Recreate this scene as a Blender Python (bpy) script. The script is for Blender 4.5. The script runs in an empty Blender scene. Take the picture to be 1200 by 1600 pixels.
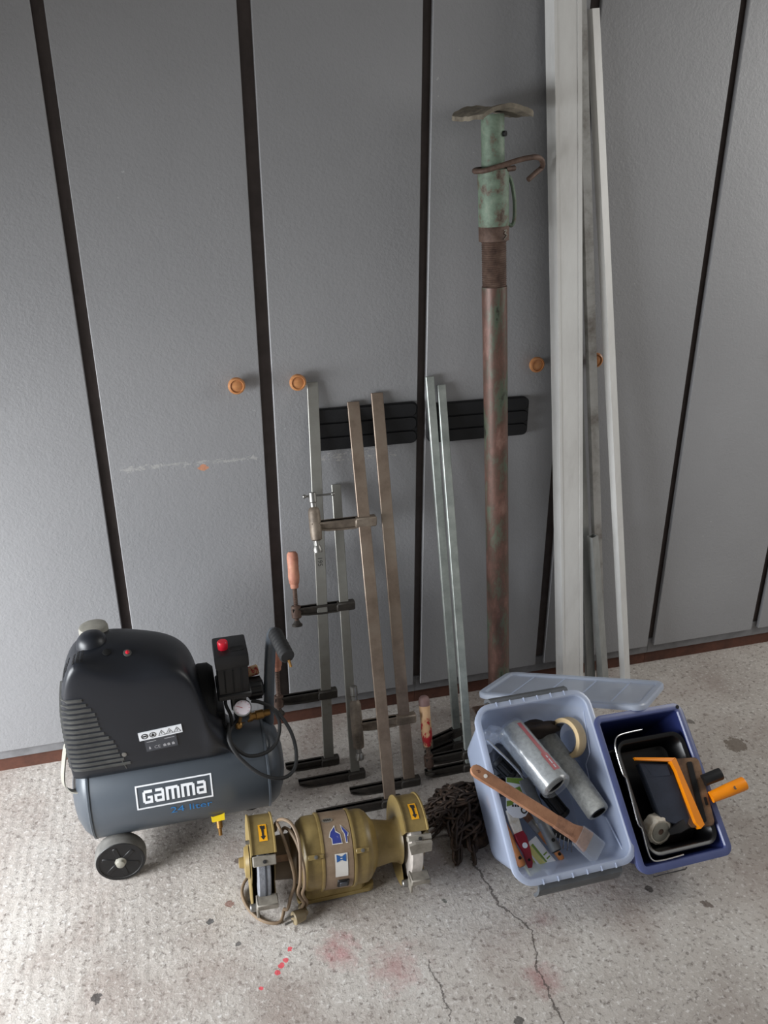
import bpy, bmesh, math, random
from mathutils import Vector, Matrix
random.seed(4)
V = Vector
scene = bpy.context.scene
COL = scene.collection

# ------------------------------------------------------------------ camera
cam_data = bpy.data.cameras.new('camera')
cam = bpy.data.objects.new('camera', cam_data)
COL.objects.link(cam)
R = ((0.9645492, -0.1062816, 0.2415554), (-0.2638985, -0.3831421, 0.8851891), (-0.0015293, -0.9175546, -0.3976070))
cx = V((R[0][0], R[1][0], R[2][0])).normalized()
cz = -V((R[0][2], R[1][2], R[2][2])).normalized()
cy = cz.cross(cx).normalized()
cx = cy.cross(cz)
M = Matrix((cx, cy, cz)).transposed().to_4x4()
M.translation = V((0.0, -1.94767, 1.5))
cam.matrix_world = M
cam_data.sensor_fit = 'VERTICAL'
cam_data.sensor_height = 36.0
cam_data.lens = 36.0 * 1300.0 / 1600.0
cam_data.clip_start = 0.02
scene.camera = cam

# ------------------------------------------------------------------ light
world = bpy.data.worlds.new('daylight')
scene.world = world
world.use_nodes = True
wb = world.node_tree.nodes['Background']
wb.inputs[0].default_value = (1.0, 0.99, 0.96, 1)
wb.inputs[1].default_value = 0.20

def area(name, loc, target, sx, sy, power, color, spread=180):
    d = bpy.data.lights.new(name, 'AREA')
    d.shape = 'RECTANGLE'
    d.size, d.size_y = sx, sy
    d.energy = power
    d.color = color
    d.spread = math.radians(spread)
    o = bpy.data.objects.new(name, d)
    COL.objects.link(o)
    o.location = loc
    o.rotation_euler = (V(target) - V(loc)).to_track_quat('-Z', 'Y').to_euler()
    return o

area('garage_door_daylight', (-1.75, -0.85, 0.75), (0.0, -0.40, -0.20), 1.4, 0.8, 50, (0.93, 0.965, 1.0), 125)
area('side_window_daylight', (2.6, -0.75, 1.6), (1.0, -0.50, 0.20), 0.9, 1.2, 17.5, (1.0, 0.99, 0.96))

scene.view_settings.view_transform = 'Standard'
scene.view_settings.look = 'None'
scene.view_settings.gamma = 1.0
scene.view_settings.use_curve_mapping = False
scene.view_settings.exposure = 0.0

# ------------------------------------------------------------------ materials
def srgb(r, g, b):
    f = lambda c: (c / 255 / 12.92) if c / 255 <= 0.04045 else ((c / 255 + 0.055) / 1.055) ** 2.4
    return (f(r), f(g), f(b), 1)

class NT:
    def __init__(s, name):
        s.m = bpy.data.materials.new(name)
        s.m.use_nodes = True
        s.t = s.m.node_tree
        s.bs = s.t.nodes['Principled BSDF']
        s.out = s.t.nodes['Material Output']
    def n(s, kind, **kw):
        nd = s.t.nodes.new(kind)
        for k, v in kw.items():
            setattr(nd, k, v)
        return nd
    def l(s, a, b):
        s.t.links.new(a, b)
    def coord(s, kind='Object', scale=(1, 1, 1)):
        tc = s.n('ShaderNodeTexCoord')
        mp = s.n('ShaderNodeMapping')
        mp.inputs['Scale'].default_value = scale
        s.l(tc.outputs[kind], mp.inputs[0])
        return mp.outputs[0]
    def noise(s, vec, scale, detail=4, rough=0.6):
        nd = s.n('ShaderNodeTexNoise')
        nd.inputs['Scale'].default_value = scale
        nd.inputs['Detail'].default_value = detail
        nd.inputs['Roughness'].default_value = rough
        s.l(vec, nd.inputs['Vector'])
        return nd.outputs['Fac']
    def ramp(s, fac, stops):
        r = s.n('ShaderNodeValToRGB')
        el = r.color_ramp.elements
        while len(el) < len(stops):
            el.new(0.5)
        for e, (p, c) in zip(el, stops):
            e.position = p
            e.color = c if len(c) == 4 else (*c, 1)
        s.l(fac, r.inputs[0])
        return r.outputs[0]
    def mix(s, fac, a, b, blend='MIX'):
        m = s.n('ShaderNodeMix', data_type='RGBA', blend_type=blend)
        if isinstance(fac, (int, float)):
            m.inputs[0].default_value = fac
        else:
            s.l(fac, m.inputs[0])
        for sock, v in ((m.inputs[6], a), (m.inputs[7], b)):
            if isinstance(v, tuple):
                sock.default_value = v
            else:
                s.l(v, sock)
        return m.outputs[2]
    def math(s, op, a, b=0.0, c=None):
        m = s.n('ShaderNodeMath', operation=op)
        for sock, v in zip(m.inputs, (a, b, c)):
            if v is None:
                continue
            if isinstance(v, (int, float)):
                sock.default_value = v
            else:
                s.l(v, sock)
        return m.outputs[0]
    def bump(s, h, strength=0.3, dist=0.002):
        b = s.n('ShaderNodeBump')
        b.inputs['Strength'].default_value = strength
        b.inputs['Distance'].default_value = dist
        s.l(h, b.inputs['Height'])
        s.l(b.outputs[0], s.bs.inputs['Normal'])
    def base(s, v):
        if isinstance(v, tuple):
            s.bs.inputs['Base Color'].default_value = v
        else:
            s.l(v, s.bs.inputs['Base Color'])

def plain(name, c, rough=0.5, metal=0.0, vary=0.12, scale=25.0, bump=0.0, c2=None):
    t = NT(name)
    v = t.coord()
    f = t.noise(v, scale, 5)
    dark = c2 if c2 else tuple(max(0, x * (1 - vary * 2)) for x in c[:3]) + (1,)
    lite = tuple(min(1, x * (1 + vary)) for x in c[:3]) + (1,)
    t.base(t.ramp(f, [(0.3, dark), (0.68, lite)]))
    t.bs.inputs['Roughness'].default_value = rough
    t.bs.inputs['Metallic'].default_value = metal
    if bump:
        t.bump(t.noise(v, scale * 8, 3), bump)
    return t.m

def patchy(name, cols, scale=30, rough=0.6, metal=0.0, stretch=(1, 1, 1), bump=0.3, stops=None):
    """several worn colours in patches"""
    t = NT(name)
    v = t.coord(scale=stretch)
    f = t.noise(v, scale, 8, 0.7)
    n = len(cols)
    st = stops or [0.3 + 0.4 * i / (n - 1) for i in range(n)]
    t.base(t.ramp(f, list(zip(st, cols))))
    t.bs.inputs['Roughness'].default_value = rough
    t.bs.inputs['Metallic'].default_value = metal
    t.bump(f, bump, 0.001)
    return t.m

MT = {}
def mat_door():
    t = NT('grey_painted_door')
    geo = t.n('ShaderNodeNewGeometry')
    v = geo.outputs['Position']
    big = t.noise(v, 2.2, 4)
    col = t.ramp(big, [(0.3, srgb(144, 144, 146)), (0.7, srgb(151, 151, 153))])
    # scraped band on the second door
    sx = t.n('ShaderNodeSeparateXYZ'); t.l(v, sx.inputs[0])
    def band(out, c, w):
        return t.math('LESS_THAN', t.math('ABSOLUTE', t.math('SUBTRACT', out, c)), w)
    mpw = t.n('ShaderNodeMapping'); mpw.inputs['Scale'].default_value = (12, 12, 30); t.l(v, mpw.inputs[0])
    scr = t.noise(mpw.outputs[0], 4.0, 6, 0.75)
    z1 = t.math('SUBTRACT', 1.0, t.math('MULTIPLY', t.math('ABSOLUTE', t.math('SUBTRACT', sx.outputs[2], 0.815)), 22.0))
    x1 = band(sx.outputs[0], 0.045, 0.16)
    m = t.math('GREATER_THAN', t.math('MULTIPLY', t.math('MULTIPLY', scr, t.math('MAXIMUM', z1, 0.0)), x1), 0.49)
    col = t.mix(t.math('MULTIPLY', m, 0.55), col, srgb(185, 183, 180))
    z2 = t.math('SUBTRACT', 1.0, t.math('MULTIPLY', t.math('ABSOLUTE', t.math('SUBTRACT', sx.outputs[2], 0.803)), 60.0))
    x2 = t.math('SUBTRACT', 1.0, t.math('MULTIPLY', t.math('ABSOLUTE', t.math('SUBTRACT', sx.outputs[0], 0.075)), 34.0))
    m2 = t.math('GREATER_THAN', t.math('MULTIPLY', t.math('MULTIPLY', scr, t.math('MAXIMUM', z2, 0.0)), t.math('MAXIMUM', x2, 0.0)), 0.26)
    col = t.mix(m2, col, srgb(196, 140, 112))
    # scrape marks under the pad
    z3 = band(sx.outputs[2], 0.80, 0.014); x3 = band(sx.outputs[0], 0.45, 0.11)
    m3 = t.math('GREATER_THAN', t.math('MULTIPLY', t.math('MULTIPLY', scr, z3), x3), 0.55)
    col = t.mix(t.math('MULTIPLY', m3, 0.6), col, srgb(188, 184, 180))
    # pale specks
    sp = t.math('GREATER_THAN', t.noise(v, 55, 2), 0.765)
    col = t.mix(t.math('MULTIPLY', sp, 0.5), col, srgb(190, 190, 190))
    t.base(col)
    t.bs.inputs['Roughness'].default_value = 0.42
    t.bump(t.math('ADD', t.noise(v, 170, 3), t.math('MULTIPLY', t.noise(v, 45, 3), 0.7)), 0.5, 0.0016)
    return t.m
MT['door'] = mat_door()

def mat_floor():
    t = NT('worn_concrete')
    v = t.coord()
    sx = t.n('ShaderNodeSeparateXYZ'); t.l(v, sx.inputs[0])
    X, Y = sx.outputs[0], sx.outputs[1]
    big = t.noise(v, 3.0, 6, 0.65)
    col = t.ramp(big, [(0.28, srgb(160, 151, 144)), (0.5, srgb(184, 177, 170)), (0.74, srgb(198, 193, 187))])
    fine = t.noise(v, 75, 6, 0.75)
    col = t.mix(t.ramp(fine, [(0.37, (1, 1, 1)), (0.47, (0, 0, 0))]), col, srgb(128, 120, 114))
    lt = t.noise(v, 120, 3, 0.6)
    col = t.mix(t.ramp(lt, [(0.56, (0, 0, 0)), (0.68, (0.75, 0.75, 0.75))]), col, srgb(222, 218, 214))
    # dark aggregate pits
    vo = t.n('ShaderNodeTexVoronoi'); vo.inputs['Scale'].default_value = 34; t.l(v, vo.inputs['Vector'])
    pm = t.noise(v, 9, 3)
    pit = t.math('MULTIPLY', t.math('LESS_THAN', vo.outputs['Distance'], 0.13), t.math('GREATER_THAN', pm, 0.53))
    col = t.mix(t.math('MULTIPLY', pit, 0.55), col, srgb(84, 74, 68))
    # warm soil stains toward the front
    soil = t.noise(v, 4.5, 5, 0.6)
    msk = t.math('MULTIPLY', t.ramp(soil, [(0.45, (0, 0, 0)), (0.68, (1, 1, 1))]), 0.45)
    col = t.mix(msk, col, srgb(132, 112, 102))
    # paint spots: (x, y, radius, colour, wobble)
    wob = t.noise(v, 38, 4, 0.7)
    wob2 = t.noise(v, 90, 3, 0.7)
    def spot(c, x, y, r, colr, amt, ry=None, soft=0.0):
        dx = t.math('DIVIDE', t.math('SUBTRACT', X, x), r)
        dy = t.math('DIVIDE', t.math('SUBTRACT', Y, y), ry or r)
        d = t.math('SQRT', t.math('ADD', t.math('MULTIPLY', dx, dx), t.math('MULTIPLY', dy, dy)))
        d = t.math('ADD', d, t.math('MULTIPLY', t.math('SUBTRACT', wob, 0.5), 2.2))
        if soft:
            mk = t.ramp(d, [(0.0, (amt,) * 3), (min(1.0, soft), (0, 0, 0))])
        else:
            mk = t.math('MULTIPLY', t.math('LESS_THAN', d, 0.62), amt)
        return t.mix(mk, c, colr)
    red = srgb(214, 60, 76)
    for x, y, r in ((0.098, -0.776, 0.0088), (0.108, -0.764, 0.0104), (0.118, -0.752, 0.0088), (0.130, -0.731, 0.0080), (0.062, -0.802, 0.0072)):
        col = spot(col, x, y, r, red, 0.85)
    col = spot(col, 0.226, -0.760, 0.055, srgb(168, 84, 90), 0.5, soft=0.95)
    col = spot(col, 0.33, -0.83, 0.07, srgb(160, 96, 96), 0.45, soft=0.95)
    col = spot(col, 0.60, -0.93, 0.05, srgb(150, 80, 82), 0.5, soft=0.95)
    col = spot(col, 0.66, -0.80, 0.04, srgb(122, 72, 70), 0.45, soft=0.95)
    for x, y, r, cc in ((-0.248, -0.741, 0.0165, srgb(48, 44, 44)), (-0.022, -0.619, 0.0105, srgb(60, 62, 66)), (0.03, -0.69, 0.0090, srgb(70, 68, 68)),
                        (0.02, -0.585, 0.016, srgb(128, 92, 82)), (0.475, -0.70, 0.010, srgb(74, 78, 70)), (0.055, -0.47, 0.013, srgb(96, 82, 76)),
                        (0.92, -0.79, 0.014, srgb(58, 52, 48)), (1.10, -0.69, 0.018, srgb(80, 74, 66)), (1.02, -0.86, 0.02, srgb(92, 78, 70)),
                        (1.42, -0.42, 0.045, srgb(110, 98, 86)), (1.36, -0.30, 0.016, srgb(96, 90, 84)), (1.50, -0.50, 0.018, srgb(88, 82, 76)), (0.52, -1.0, 0.014, srgb(54, 50, 48))):
        col = spot(col, x, y, r, cc, 0.8)
    # cracks as thin polylines
    def crack(c, pts, w):
        acc = None
        jit = t.math('MULTIPLY', t.math('SUBTRACT', t.noise(v, 22, 5, 0.7), 0.5), 0.045)
        Xj = t.math('ADD', X, jit)
        for (x0, y0), (x1, y1) in zip(pts, pts[1:]):
            # y decreasing along the crack
            k = (x1 - x0) / (y1 - y0)
            d = t.math('ABSOLUTE', t.math('SUBTRACT', Xj, t.math('ADD', t.math('MULTIPLY', t.math('SUBTRACT', Y, y0), k), x0)))
            inside = t.math('MULTIPLY', t.math('LESS_THAN', Y, y0), t.math('GREATER_THAN', Y, y1))
            mk = t.math('MULTIPLY', t.math('LESS_THAN', d, w), inside)
            acc = mk if acc is None else t.math('MAXIMUM', acc, mk)
        return t.mix(t.math('MULTIPLY', acc, 0.75), c, srgb(62, 54, 50)), acc
    col, a1 = crack(col, [(0.576, -0.60), (0.588, -0.74), (0.628, -0.821), (0.60, -0.90), (0.60, -1.05)], 0.0022)
    col, a2 = crack(col, [(0.395, -0.828), (0.402, -0.964)], 0.0014)
    t.base(col)
    t.bs.inputs['Roughness'].default_value = 0.72
    # brushed ridges at the left
    wv = t.n('ShaderNodeTexWave', wave_type='BANDS', bands_direction='X')
    wv.inputs['Scale'].default_value = 13; wv.inputs['Distortion'].default_value = 4; wv.inputs['Detail'].default_value = 3
    t.l(t.coord(scale=(1, 0.12, 1)), wv.inputs['Vector'])
    lm = t.ramp(t.math('ADD', t.math('MULTIPLY', X, -1.1), 0.25), [(0.15, (0, 0, 0)), (0.5, (1, 1, 1))])
    h = t.math('ADD', t.math('MULTIPLY', t.noise(v, 60, 6, 0.7), 1.0), t.math('MULTIPLY', t.math('MULTIPLY', wv.outputs['Fac'], lm), 0.13))
    h = t.math('SUBTRACT', h, t.math('MULTIPLY', t.math('MAXIMUM', t.math('MULTIPLY', pit, 0.5), t.math('MAXIMUM', a1, a2)), 1.2))
    t.bump(h, 0.6, 0.005)
    return t.m
MT['floor'] = mat_floor()

MT['stile'] = plain('dark_brown_frame', srgb(88, 78, 75), 0.6)
MT['rail'] = plain('grey_rail', srgb(128, 128, 130), 0.5)
MT['plinth'] = patchy('brown_plinth', [srgb(66, 40, 31), srgb(98, 60, 46), srgb(128, 96, 82)], 14, 0.7, stops=[0.3, 0.6, 0.9])
def mat_wood(name, a, b, scale=30, stretch=(1, 1, 6), rough=0.4):
    t = NT(name)
    v = t.coord(scale=stretch)
    w = t.n('ShaderNodeTexWave', wave_type='RINGS'); w.inputs['Scale'].default_value = scale
    w.inputs['Distortion'].default_value = 3.0; w.inputs['Detail'].default_value = 3
    t.l(v, w.inputs['Vector'])
    t.base(t.ramp(w.outputs['Fac'], [(0.1, a), (0.9, b)]))
    t.bs.inputs['Roughness'].default_value = rough
    return t.m
MT['knob'] = patchy('varnished_knob_wood', [srgb(176, 112, 66), srgb(196, 136, 88), srgb(208, 152, 102)], 40, 0.3, stretch=(0.4, 1, 3), bump=0.02)
MT['pad'] = plain('black_foam', srgb(15, 16, 20), 0.6, vary=0.2, bump=0.15)
MT['black'] = plain('black_plastic', srgb(20, 20, 22), 0.45)
MT['blackrub'] = plain('black_rubber', srgb(34, 34, 35), 0.7)
MT['void'] = plain('black_hole', srgb(6, 6, 7), 0.8)
MT['shroud'] = plain('blue_black_shroud', srgb(25, 28, 35), 0.40, vary=0.1, scale=8)
MT['grille'] = plain('dusty_black_ribs', srgb(78, 78, 76), 0.7, vary=0.2)
MT['tank'] = plain('slate_tank_paint', srgb(74, 80, 87), 0.35, vary=0.05, scale=6)
MT['cream'] = plain('dusty_cream_plastic', srgb(148, 145, 135), 0.65)
MT['greyrub'] = plain('dusty_grey_tyre', srgb(108, 106, 102), 0.8, vary=0.2)
MT['white'] = plain('white_print', srgb(232, 234, 238), 0.5, vary=0.02)
MT['tankblue'] = plain('blue_print', srgb(40, 116, 178), 0.5, vary=0.03)
MT['yellow'] = plain('yellow_tag', srgb(230, 200, 28), 0.5, vary=0.04)
MT['redbtn'] = plain('red_plastic', srgb(214, 30, 52), 0.35, vary=0.05)
MT['chrome'] = plain('chrome', srgb(205, 205, 205), 0.22, 1.0, vary=0.05)
MT['steel'] = plain('dull_steel', srgb(150, 148, 144), 0.42, 0.9, vary=0.12)
MT['brass'] = plain('aged_brass', srgb(170, 130, 76), 0.4, 0.85)
MT['dial'] = plain('dial_face', srgb(236, 226, 232), 0.4, vary=0.02)
MT['plate'] = plain('dark_type_plate', srgb(64, 66, 72), 0.5, vary=0.04)
MT['platetxt'] = plain('pale_plate_print', srgb(160, 160, 164), 0.5, vary=0.02)
MT['barA'] = patchy('galvanised_bar', [srgb(112, 98, 90), srgb(142, 140, 134), srgb(158, 158, 152)], 9, 0.45, 0.55, bump=0.1, stops=[0.27, 0.4, 0.7])
MT['barC'] = patchy('brown_stained_bar', [srgb(108, 92, 80), srgb(140, 124, 110), srgb(158, 146, 132)], 8, 0.45, 0.5, bump=0.1, stops=[0.3, 0.5, 0.75])
MT['barE'] = patchy('pale_zinc_bar', [srgb(140, 146, 142), srgb(168, 174, 169), srgb(190, 196, 190)], 14, 0.45, 0.5, bump=0.1)
MT['jaw'] = patchy('black_cast_jaw', [srgb(46, 43, 41), srgb(68, 63, 58), srgb(104, 94, 85)], 22, 0.6, 0.3, stops=[0.3, 0.58, 0.85])
MT['jawtan'] = patchy('dusty_tan_jaw', [srgb(78, 70, 62), srgb(122, 110, 98), srgb(150, 138, 124)], 20, 0.55, 0.4)
MT['handlewood'] = patchy('worn_red_wood', [srgb(150, 88, 70), srgb(190, 130, 108), srgb(206, 150, 122)], 26, 0.6, bump=0.2)
MT['handlered'] = patchy('chipped_red_handle', [srgb(176, 30, 44), srgb(172, 40, 46), srgb(204, 164, 124), srgb(214, 178, 138)], 30, 0.5, stretch=(1, 1, 0.5), stops=[0.3, 0.455, 0.475, 0.7])
MT['handletip'] = plain('worn_handle_cap', srgb(132, 104, 100), 0.6)
MT['propgreen'] = patchy('chipped_green_paint', [srgb(78, 62, 52), srgb(108, 102, 88), srgb(104, 120, 104), srgb(118, 136, 118), srgb(142, 150, 134)], 34, 0.6, 0.1, stops=[0.34, 0.42, 0.47, 0.58, 0.72])
MT['proptube'] = patchy('rusty_red_tube', [srgb(48, 42, 38), srgb(82, 94, 78), srgb(92, 88, 76), srgb(90, 70, 61), srgb(112, 82, 73), srgb(148, 118, 107)], 22, 0.45, 0.25, stretch=(1, 1, 0.4), stops=[0.33, 0.40, 0.45, 0.50, 0.60, 0.74])
MT['rust'] = patchy('brown_rust', [srgb(66, 50, 44), srgb(96, 76, 66), srgb(120, 100, 88)], 40, 0.65, 0.3)
MT['propplate'] = patchy('dirty_plate', [srgb(82, 74, 64), srgb(120, 112, 98), srgb(150, 140, 124)], 30, 0.8)
MT['alu'] = patchy('weathered_aluminium', [srgb(198, 196, 192), srgb(218, 217, 214), srgb(230, 230, 227)], 6, 0.45, 0.05, stretch=(1, 1, 0.3), bump=0.05)
MT['alu2'] = patchy('grey_aluminium', [srgb(142, 144, 142), srgb(168, 170, 168), srgb(190, 193, 191)], 12, 0.42, 0.6, stretch=(1, 1, 0.3), bump=0.05)
MT['alushine'] = patchy('bright_aluminium', [srgb(120, 112, 105), srgb(184, 183, 180), srgb(204, 204, 202)], 8, 0.3, 0.35, bump=0.03)
MT['olive'] = patchy('olive_enamel', [srgb(108, 90, 54), srgb(138, 118, 72), srgb(158, 138, 90)], 9, 0.38, bump=0.05)
MT['drum'] = patchy('tan_motor_band', [srgb(112, 92, 74), srgb(136, 116, 96), srgb(154, 136, 114)], 12, 0.5, bump=0.08)
MT['darkbrown'] = plain('brown_motor_housing', srgb(84, 66, 40), 0.5)
MT['stone'] = plain('grinding_stone', srgb(128, 130, 136), 0.9, bump=0.5, scale=60)
MT['stonew'] = plain('pale_grinding_stone', srgb(196, 188, 180), 0.9, bump=0.5, scale=60)
MT['castgrey'] = patchy('cast_tool_rest', [srgb(104, 98, 88), srgb(138, 132, 122), srgb(158, 152, 142)], 20, 0.55, 0.15, bump=0.1)
MT['orangestk'] = plain('orange_sticker', srgb(240, 170, 24), 0.5, vary=0.03)
MT['bluestk'] = patchy('torn_blue_sticker', [srgb(44, 56, 128), srgb(50, 62, 140), srgb(176, 172, 176)], 60, 0.5, bump=0, stops=[0.3, 0.62, 0.68])
MT['bluelogo'] = plain('blue_logo', srgb(40, 88, 150), 0.5, vary=0.03)
MT['whitestk'] = plain('worn_white_sticker', srgb(214, 210, 204), 0.55, vary=0.05)
MT['cable'] = plain('tan_rubber_cable', srgb(128, 108, 86), 0.55)
MT['plug'] = plain('tan_plug', srgb(150, 134, 104), 0.5)
MT['chain'] = patchy('dark_rusty_chain', [srgb(34, 28, 25), srgb(62, 50, 43), srgb(112, 90, 75)], 30, 0.6, 0.4)
MT['handlebox'] = plain('dark_grey_clip', srgb(92, 95, 99), 0.5)
MT['bluebin'] = plain('navy_plastic', srgb(44, 53, 104), 0.3, vary=0.06)
MT['binrim'] = plain('navy_plastic_rim', srgb(86, 95, 140), 0.28, vary=0.06)
MT['tray'] = plain('black_tray', srgb(14, 14, 16), 0.32)
MT['orange'] = plain('orange_plastic', srgb(250, 146, 14), 0.35, vary=0.04)
MT['padface'] = plain('slate_pad_fabric', srgb(44, 50, 64), 0.85, bump=0.3)
MT['rusttool'] = patchy('paint_crusted_brown', [srgb(58, 46, 40), srgb(104, 78, 56), srgb(140, 108, 78)], 16, 0.5)
MT['mohair'] = patchy('dirty_cream_pile', [srgb(184, 164, 134), srgb(218, 210, 196), srgb(232, 227, 217)], 30, 0.9, bump=0.6)
MT['fleece'] = plain('grey_fleece', srgb(172, 173, 170), 0.95, vary=0.14, scale=120, bump=0.6)
MT['redlabel'] = plain('red_label', srgb(196, 52, 56), 0.4, vary=0.04)
MT['tape'] = plain('masking_tape', srgb(222, 194, 148), 0.6, vary=0.05)
MT['tapecore'] = plain('tape_core', srgb(96, 96, 98), 0.8)
MT['woodhandle'] = patchy('beech_handle', [srgb(140, 96, 70), srgb(166, 118, 88), srgb(182, 134, 102)], 18, 0.45, bump=0.05)
MT['bristle'] = patchy('brown_bristle', [srgb(110, 74, 56), srgb(150, 108, 84), srgb(166, 122, 96)], 60, 0.8, stretch=(1, 1, 1))
MT['orangewood'] = patchy('orange_varnished_wood', [srgb(178, 106, 58), srgb(202, 128, 72), srgb(216, 146, 86)], 30, 0.4, bump=0.05)
MT['greyplastic'] = plain('grey_plastic', srgb(96, 99, 102), 0.5)
MT['maroon'] = plain('dark_red_plastic', srgb(140, 22, 44), 0.4)
MT['green'] = plain('green_print', srgb(120, 150, 60), 0.5)
MT['lime'] = plain('pale_lime_label', srgb(206, 206, 130), 0.5)
MT['ink'] = plain('dark_ink', srgb(38, 36, 36), 0.6)
MT['brownink'] = plain('brown_burnt_print', srgb(110, 66, 44), 0.6)
MT['cloth'] = plain('dark_brown_rag', srgb(52, 42, 36), 0.95, bump=0.4)
MT['block'] = plain('grey_concrete_block', srgb(120, 116, 112), 0.9, bump=0.5)

def translucent(name, col, clear, rough=0.3, gloss=0.08, trans=0.5):
    t = NT(name)
    t.t.nodes.remove(t.bs)
    d = t.n('ShaderNodeBsdfDiffuse'); d.inputs[0].default_value = col
    tl = t.n('ShaderNodeBsdfTranslucent'); tl.inputs[0].default_value = col
    g = t.n('ShaderNodeBsdfGlossy'); g.inputs['Roughness'].default_value = rough
    g.inputs[0].default_value = (1, 1, 1, 1)
    tr = t.n('ShaderNodeBsdfTransparent'); tr.inputs[0].default_value = (0.93, 0.96, 1, 1)
    m1 = t.n('ShaderNodeMixShader'); m1.inputs[0].default_value = trans
    t.l(d.outputs[0], m1.inputs[1]); t.l(tl.outputs[0], m1.inputs[2])
    m2 = t.n('ShaderNodeMixShader'); m2.inputs[0].default_value = clear
    t.l(m1.outputs[0], m2.inputs[1]); t.l(tr.outputs[0], m2.inputs[2])
    m3 = t.n('ShaderNodeMixShader'); m3.inputs[0].default_value = gloss
    t.l(m2.outputs[0], m3.inputs[1]); t.l(g.outputs[0], m3.inputs[2])
    t.l(m3.outputs[0], t.out.inputs[0])
    return t.m
MT['clear'] = translucent('frosted_clear_plastic', srgb(206, 216, 236), 0.42)
MT['clearrim'] = translucent('frosted_clear_rim', srgb(214, 222, 238), 0.25)
MT['lid'] = translucent('frosted_clear_lid', srgb(216, 224, 238), 0.42)
MT['film'] = translucent('shiny_clear_film', (0.9, 0.9, 0.9, 1), 0.84, 0.22, 0.09)
MT['cap'] = translucent('clear_brush_cap', srgb(220, 222, 226), 0.76, 0.15, 0.10)

# ------------------------------------------------------------------ mesh helpers
def bmn():
    return bmesh.new()

def obj(name, bm, mat, parent=None, smooth=True, angle=40):
    me = bpy.data.meshes.new(name)
    root = parent
    while root is not None and root.parent is not None:
        root = root.parent
    if root is not None:
        bm.transform(Matrix.Translation(-root.location))
    bmesh.ops.recalc_face_normals(bm, faces=bm.faces)
    bm.to_mesh(me)
    bm.free()
    me.materials.append(MT[mat] if isinstance(mat, str) else mat)
    if smooth:
        for p in me.polygons:
            p.use_smooth = True
        try:
            me.set_sharp_from_angle(angle=math.radians(angle))
        except Exception:
            pass
    o = bpy.data.objects.new(name, me)
    COL.objects.link(o)
    if parent is not None:
        o.parent = parent
    return o

def single(name, bm, mat, loc, label, cat, group=None, **kw):
    """a top-level thing that is one mesh, origin at loc"""
    bm.transform(Matrix.Translation(-V(loc)))
    o = obj(name, bm, mat, None, **kw)
    o.location = loc
    o['label'] = label
    o['category'] = cat
    if group:
        o['group'] = group
    return o

def thing(name, label, cat, loc=(0, 0, 0), group=None):
    o = bpy.data.objects.new(name, None)
    o.empty_display_size = 0.05
    COL.objects.link(o)
    o.location = loc
    o['label'] = label
    o['category'] = cat
    if group:
        o['group'] = group
    return o

def frame_z(d):
    """orthonormal matrix whose z axis is d"""
    d = V(d).normalized()
    a = V((0, 0, 1)) if abs(d.z) < 0.9 else V((1, 0, 0))
    x = a.cross(d).normalized()
    y = d.cross(x)
    return Matrix((x, y, d)).transposed()

def axes(x, y, z, loc=(0, 0, 0)):
    m = Matrix((V(x).normalized(), V(y).normalized(), V(z).normalized())).transposed().to_4x4()
    m.translation = V(loc)
    return m

def box(bm, lo, hi, mat4=None, bev=0.0, seg=1):
    lo, hi = V(lo), V(hi)
    r = bmesh.ops.create_cube(bm, size=1.0)
    vs = r['verts']
    for v in vs:
        v.co = V(((lo.x + hi.x) / 2 + v.co.x * (hi.x - lo.x), (lo.y + hi.y) / 2 + v.co.y * (hi.y - lo.y), (lo.z + hi.z) / 2 + v.co.z * (hi.z - lo.z)))
    if bev:
        es = list({e for v in vs for e in v.link_edges})
        rr = bmesh.ops.bevel(bm, geom=es, offset=bev, segments=seg, affect='EDGES', profile=0.6)
        vs = list({v for f in rr['faces'] for v in f.verts} | {v for v in vs if v.is_valid})
    if mat4 is not None:
        for v in vs:
            v.co = mat4 @ v.co
    return vs

def loft(bm, rings, closed=True, cap=True):
    vr = [[bm.verts.new(p) for p in ring] for ring in rings]
    n = len(vr[0])
    for a, b in zip(vr, vr[1:]):
        for i in range(n if closed else n - 1):
            j = (i + 1) % n
            try:
                bm.faces.new((a[i], a[j], b[j], b[i]))
            except ValueError:
                pass
    if cap and closed:
        for ring in (vr[0][::-1], vr[-1]):
            try:
                bm.faces.new(ring)
            except ValueError:
                pass
    return vr

def lathe(bm, prof, p0, axis, seg=20, cap=True):
    """prof: (radius, distance along axis)"""
    p0 = V(p0)
    F = frame_z(axis)
    rings = []
    for r, h in prof:
        r = max(r, 1e-4)
        rings.append([p0 + F @ V((r * math.cos(2 * math.pi * i / seg), r * math.sin(2 * math.pi * i / seg), h)) for i in range(seg)])
    loft(bm, rings, True, cap)

def cyl(bm, p0, p1, r, r1=None, seg=16, bev=0.0):
    p0, p1 = V(p0), V(p1)
    L = (p1 - p0).length
    r1 = r if r1 is None else r1
    if bev:
        prof = [(r - bev, 0), (r, bev), (r1, L - bev), (r1 - bev, L)]
    else:
        prof = [(r, 0), (r1, L)]
    lathe(bm, prof, p0, p1 - p0, seg)

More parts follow.
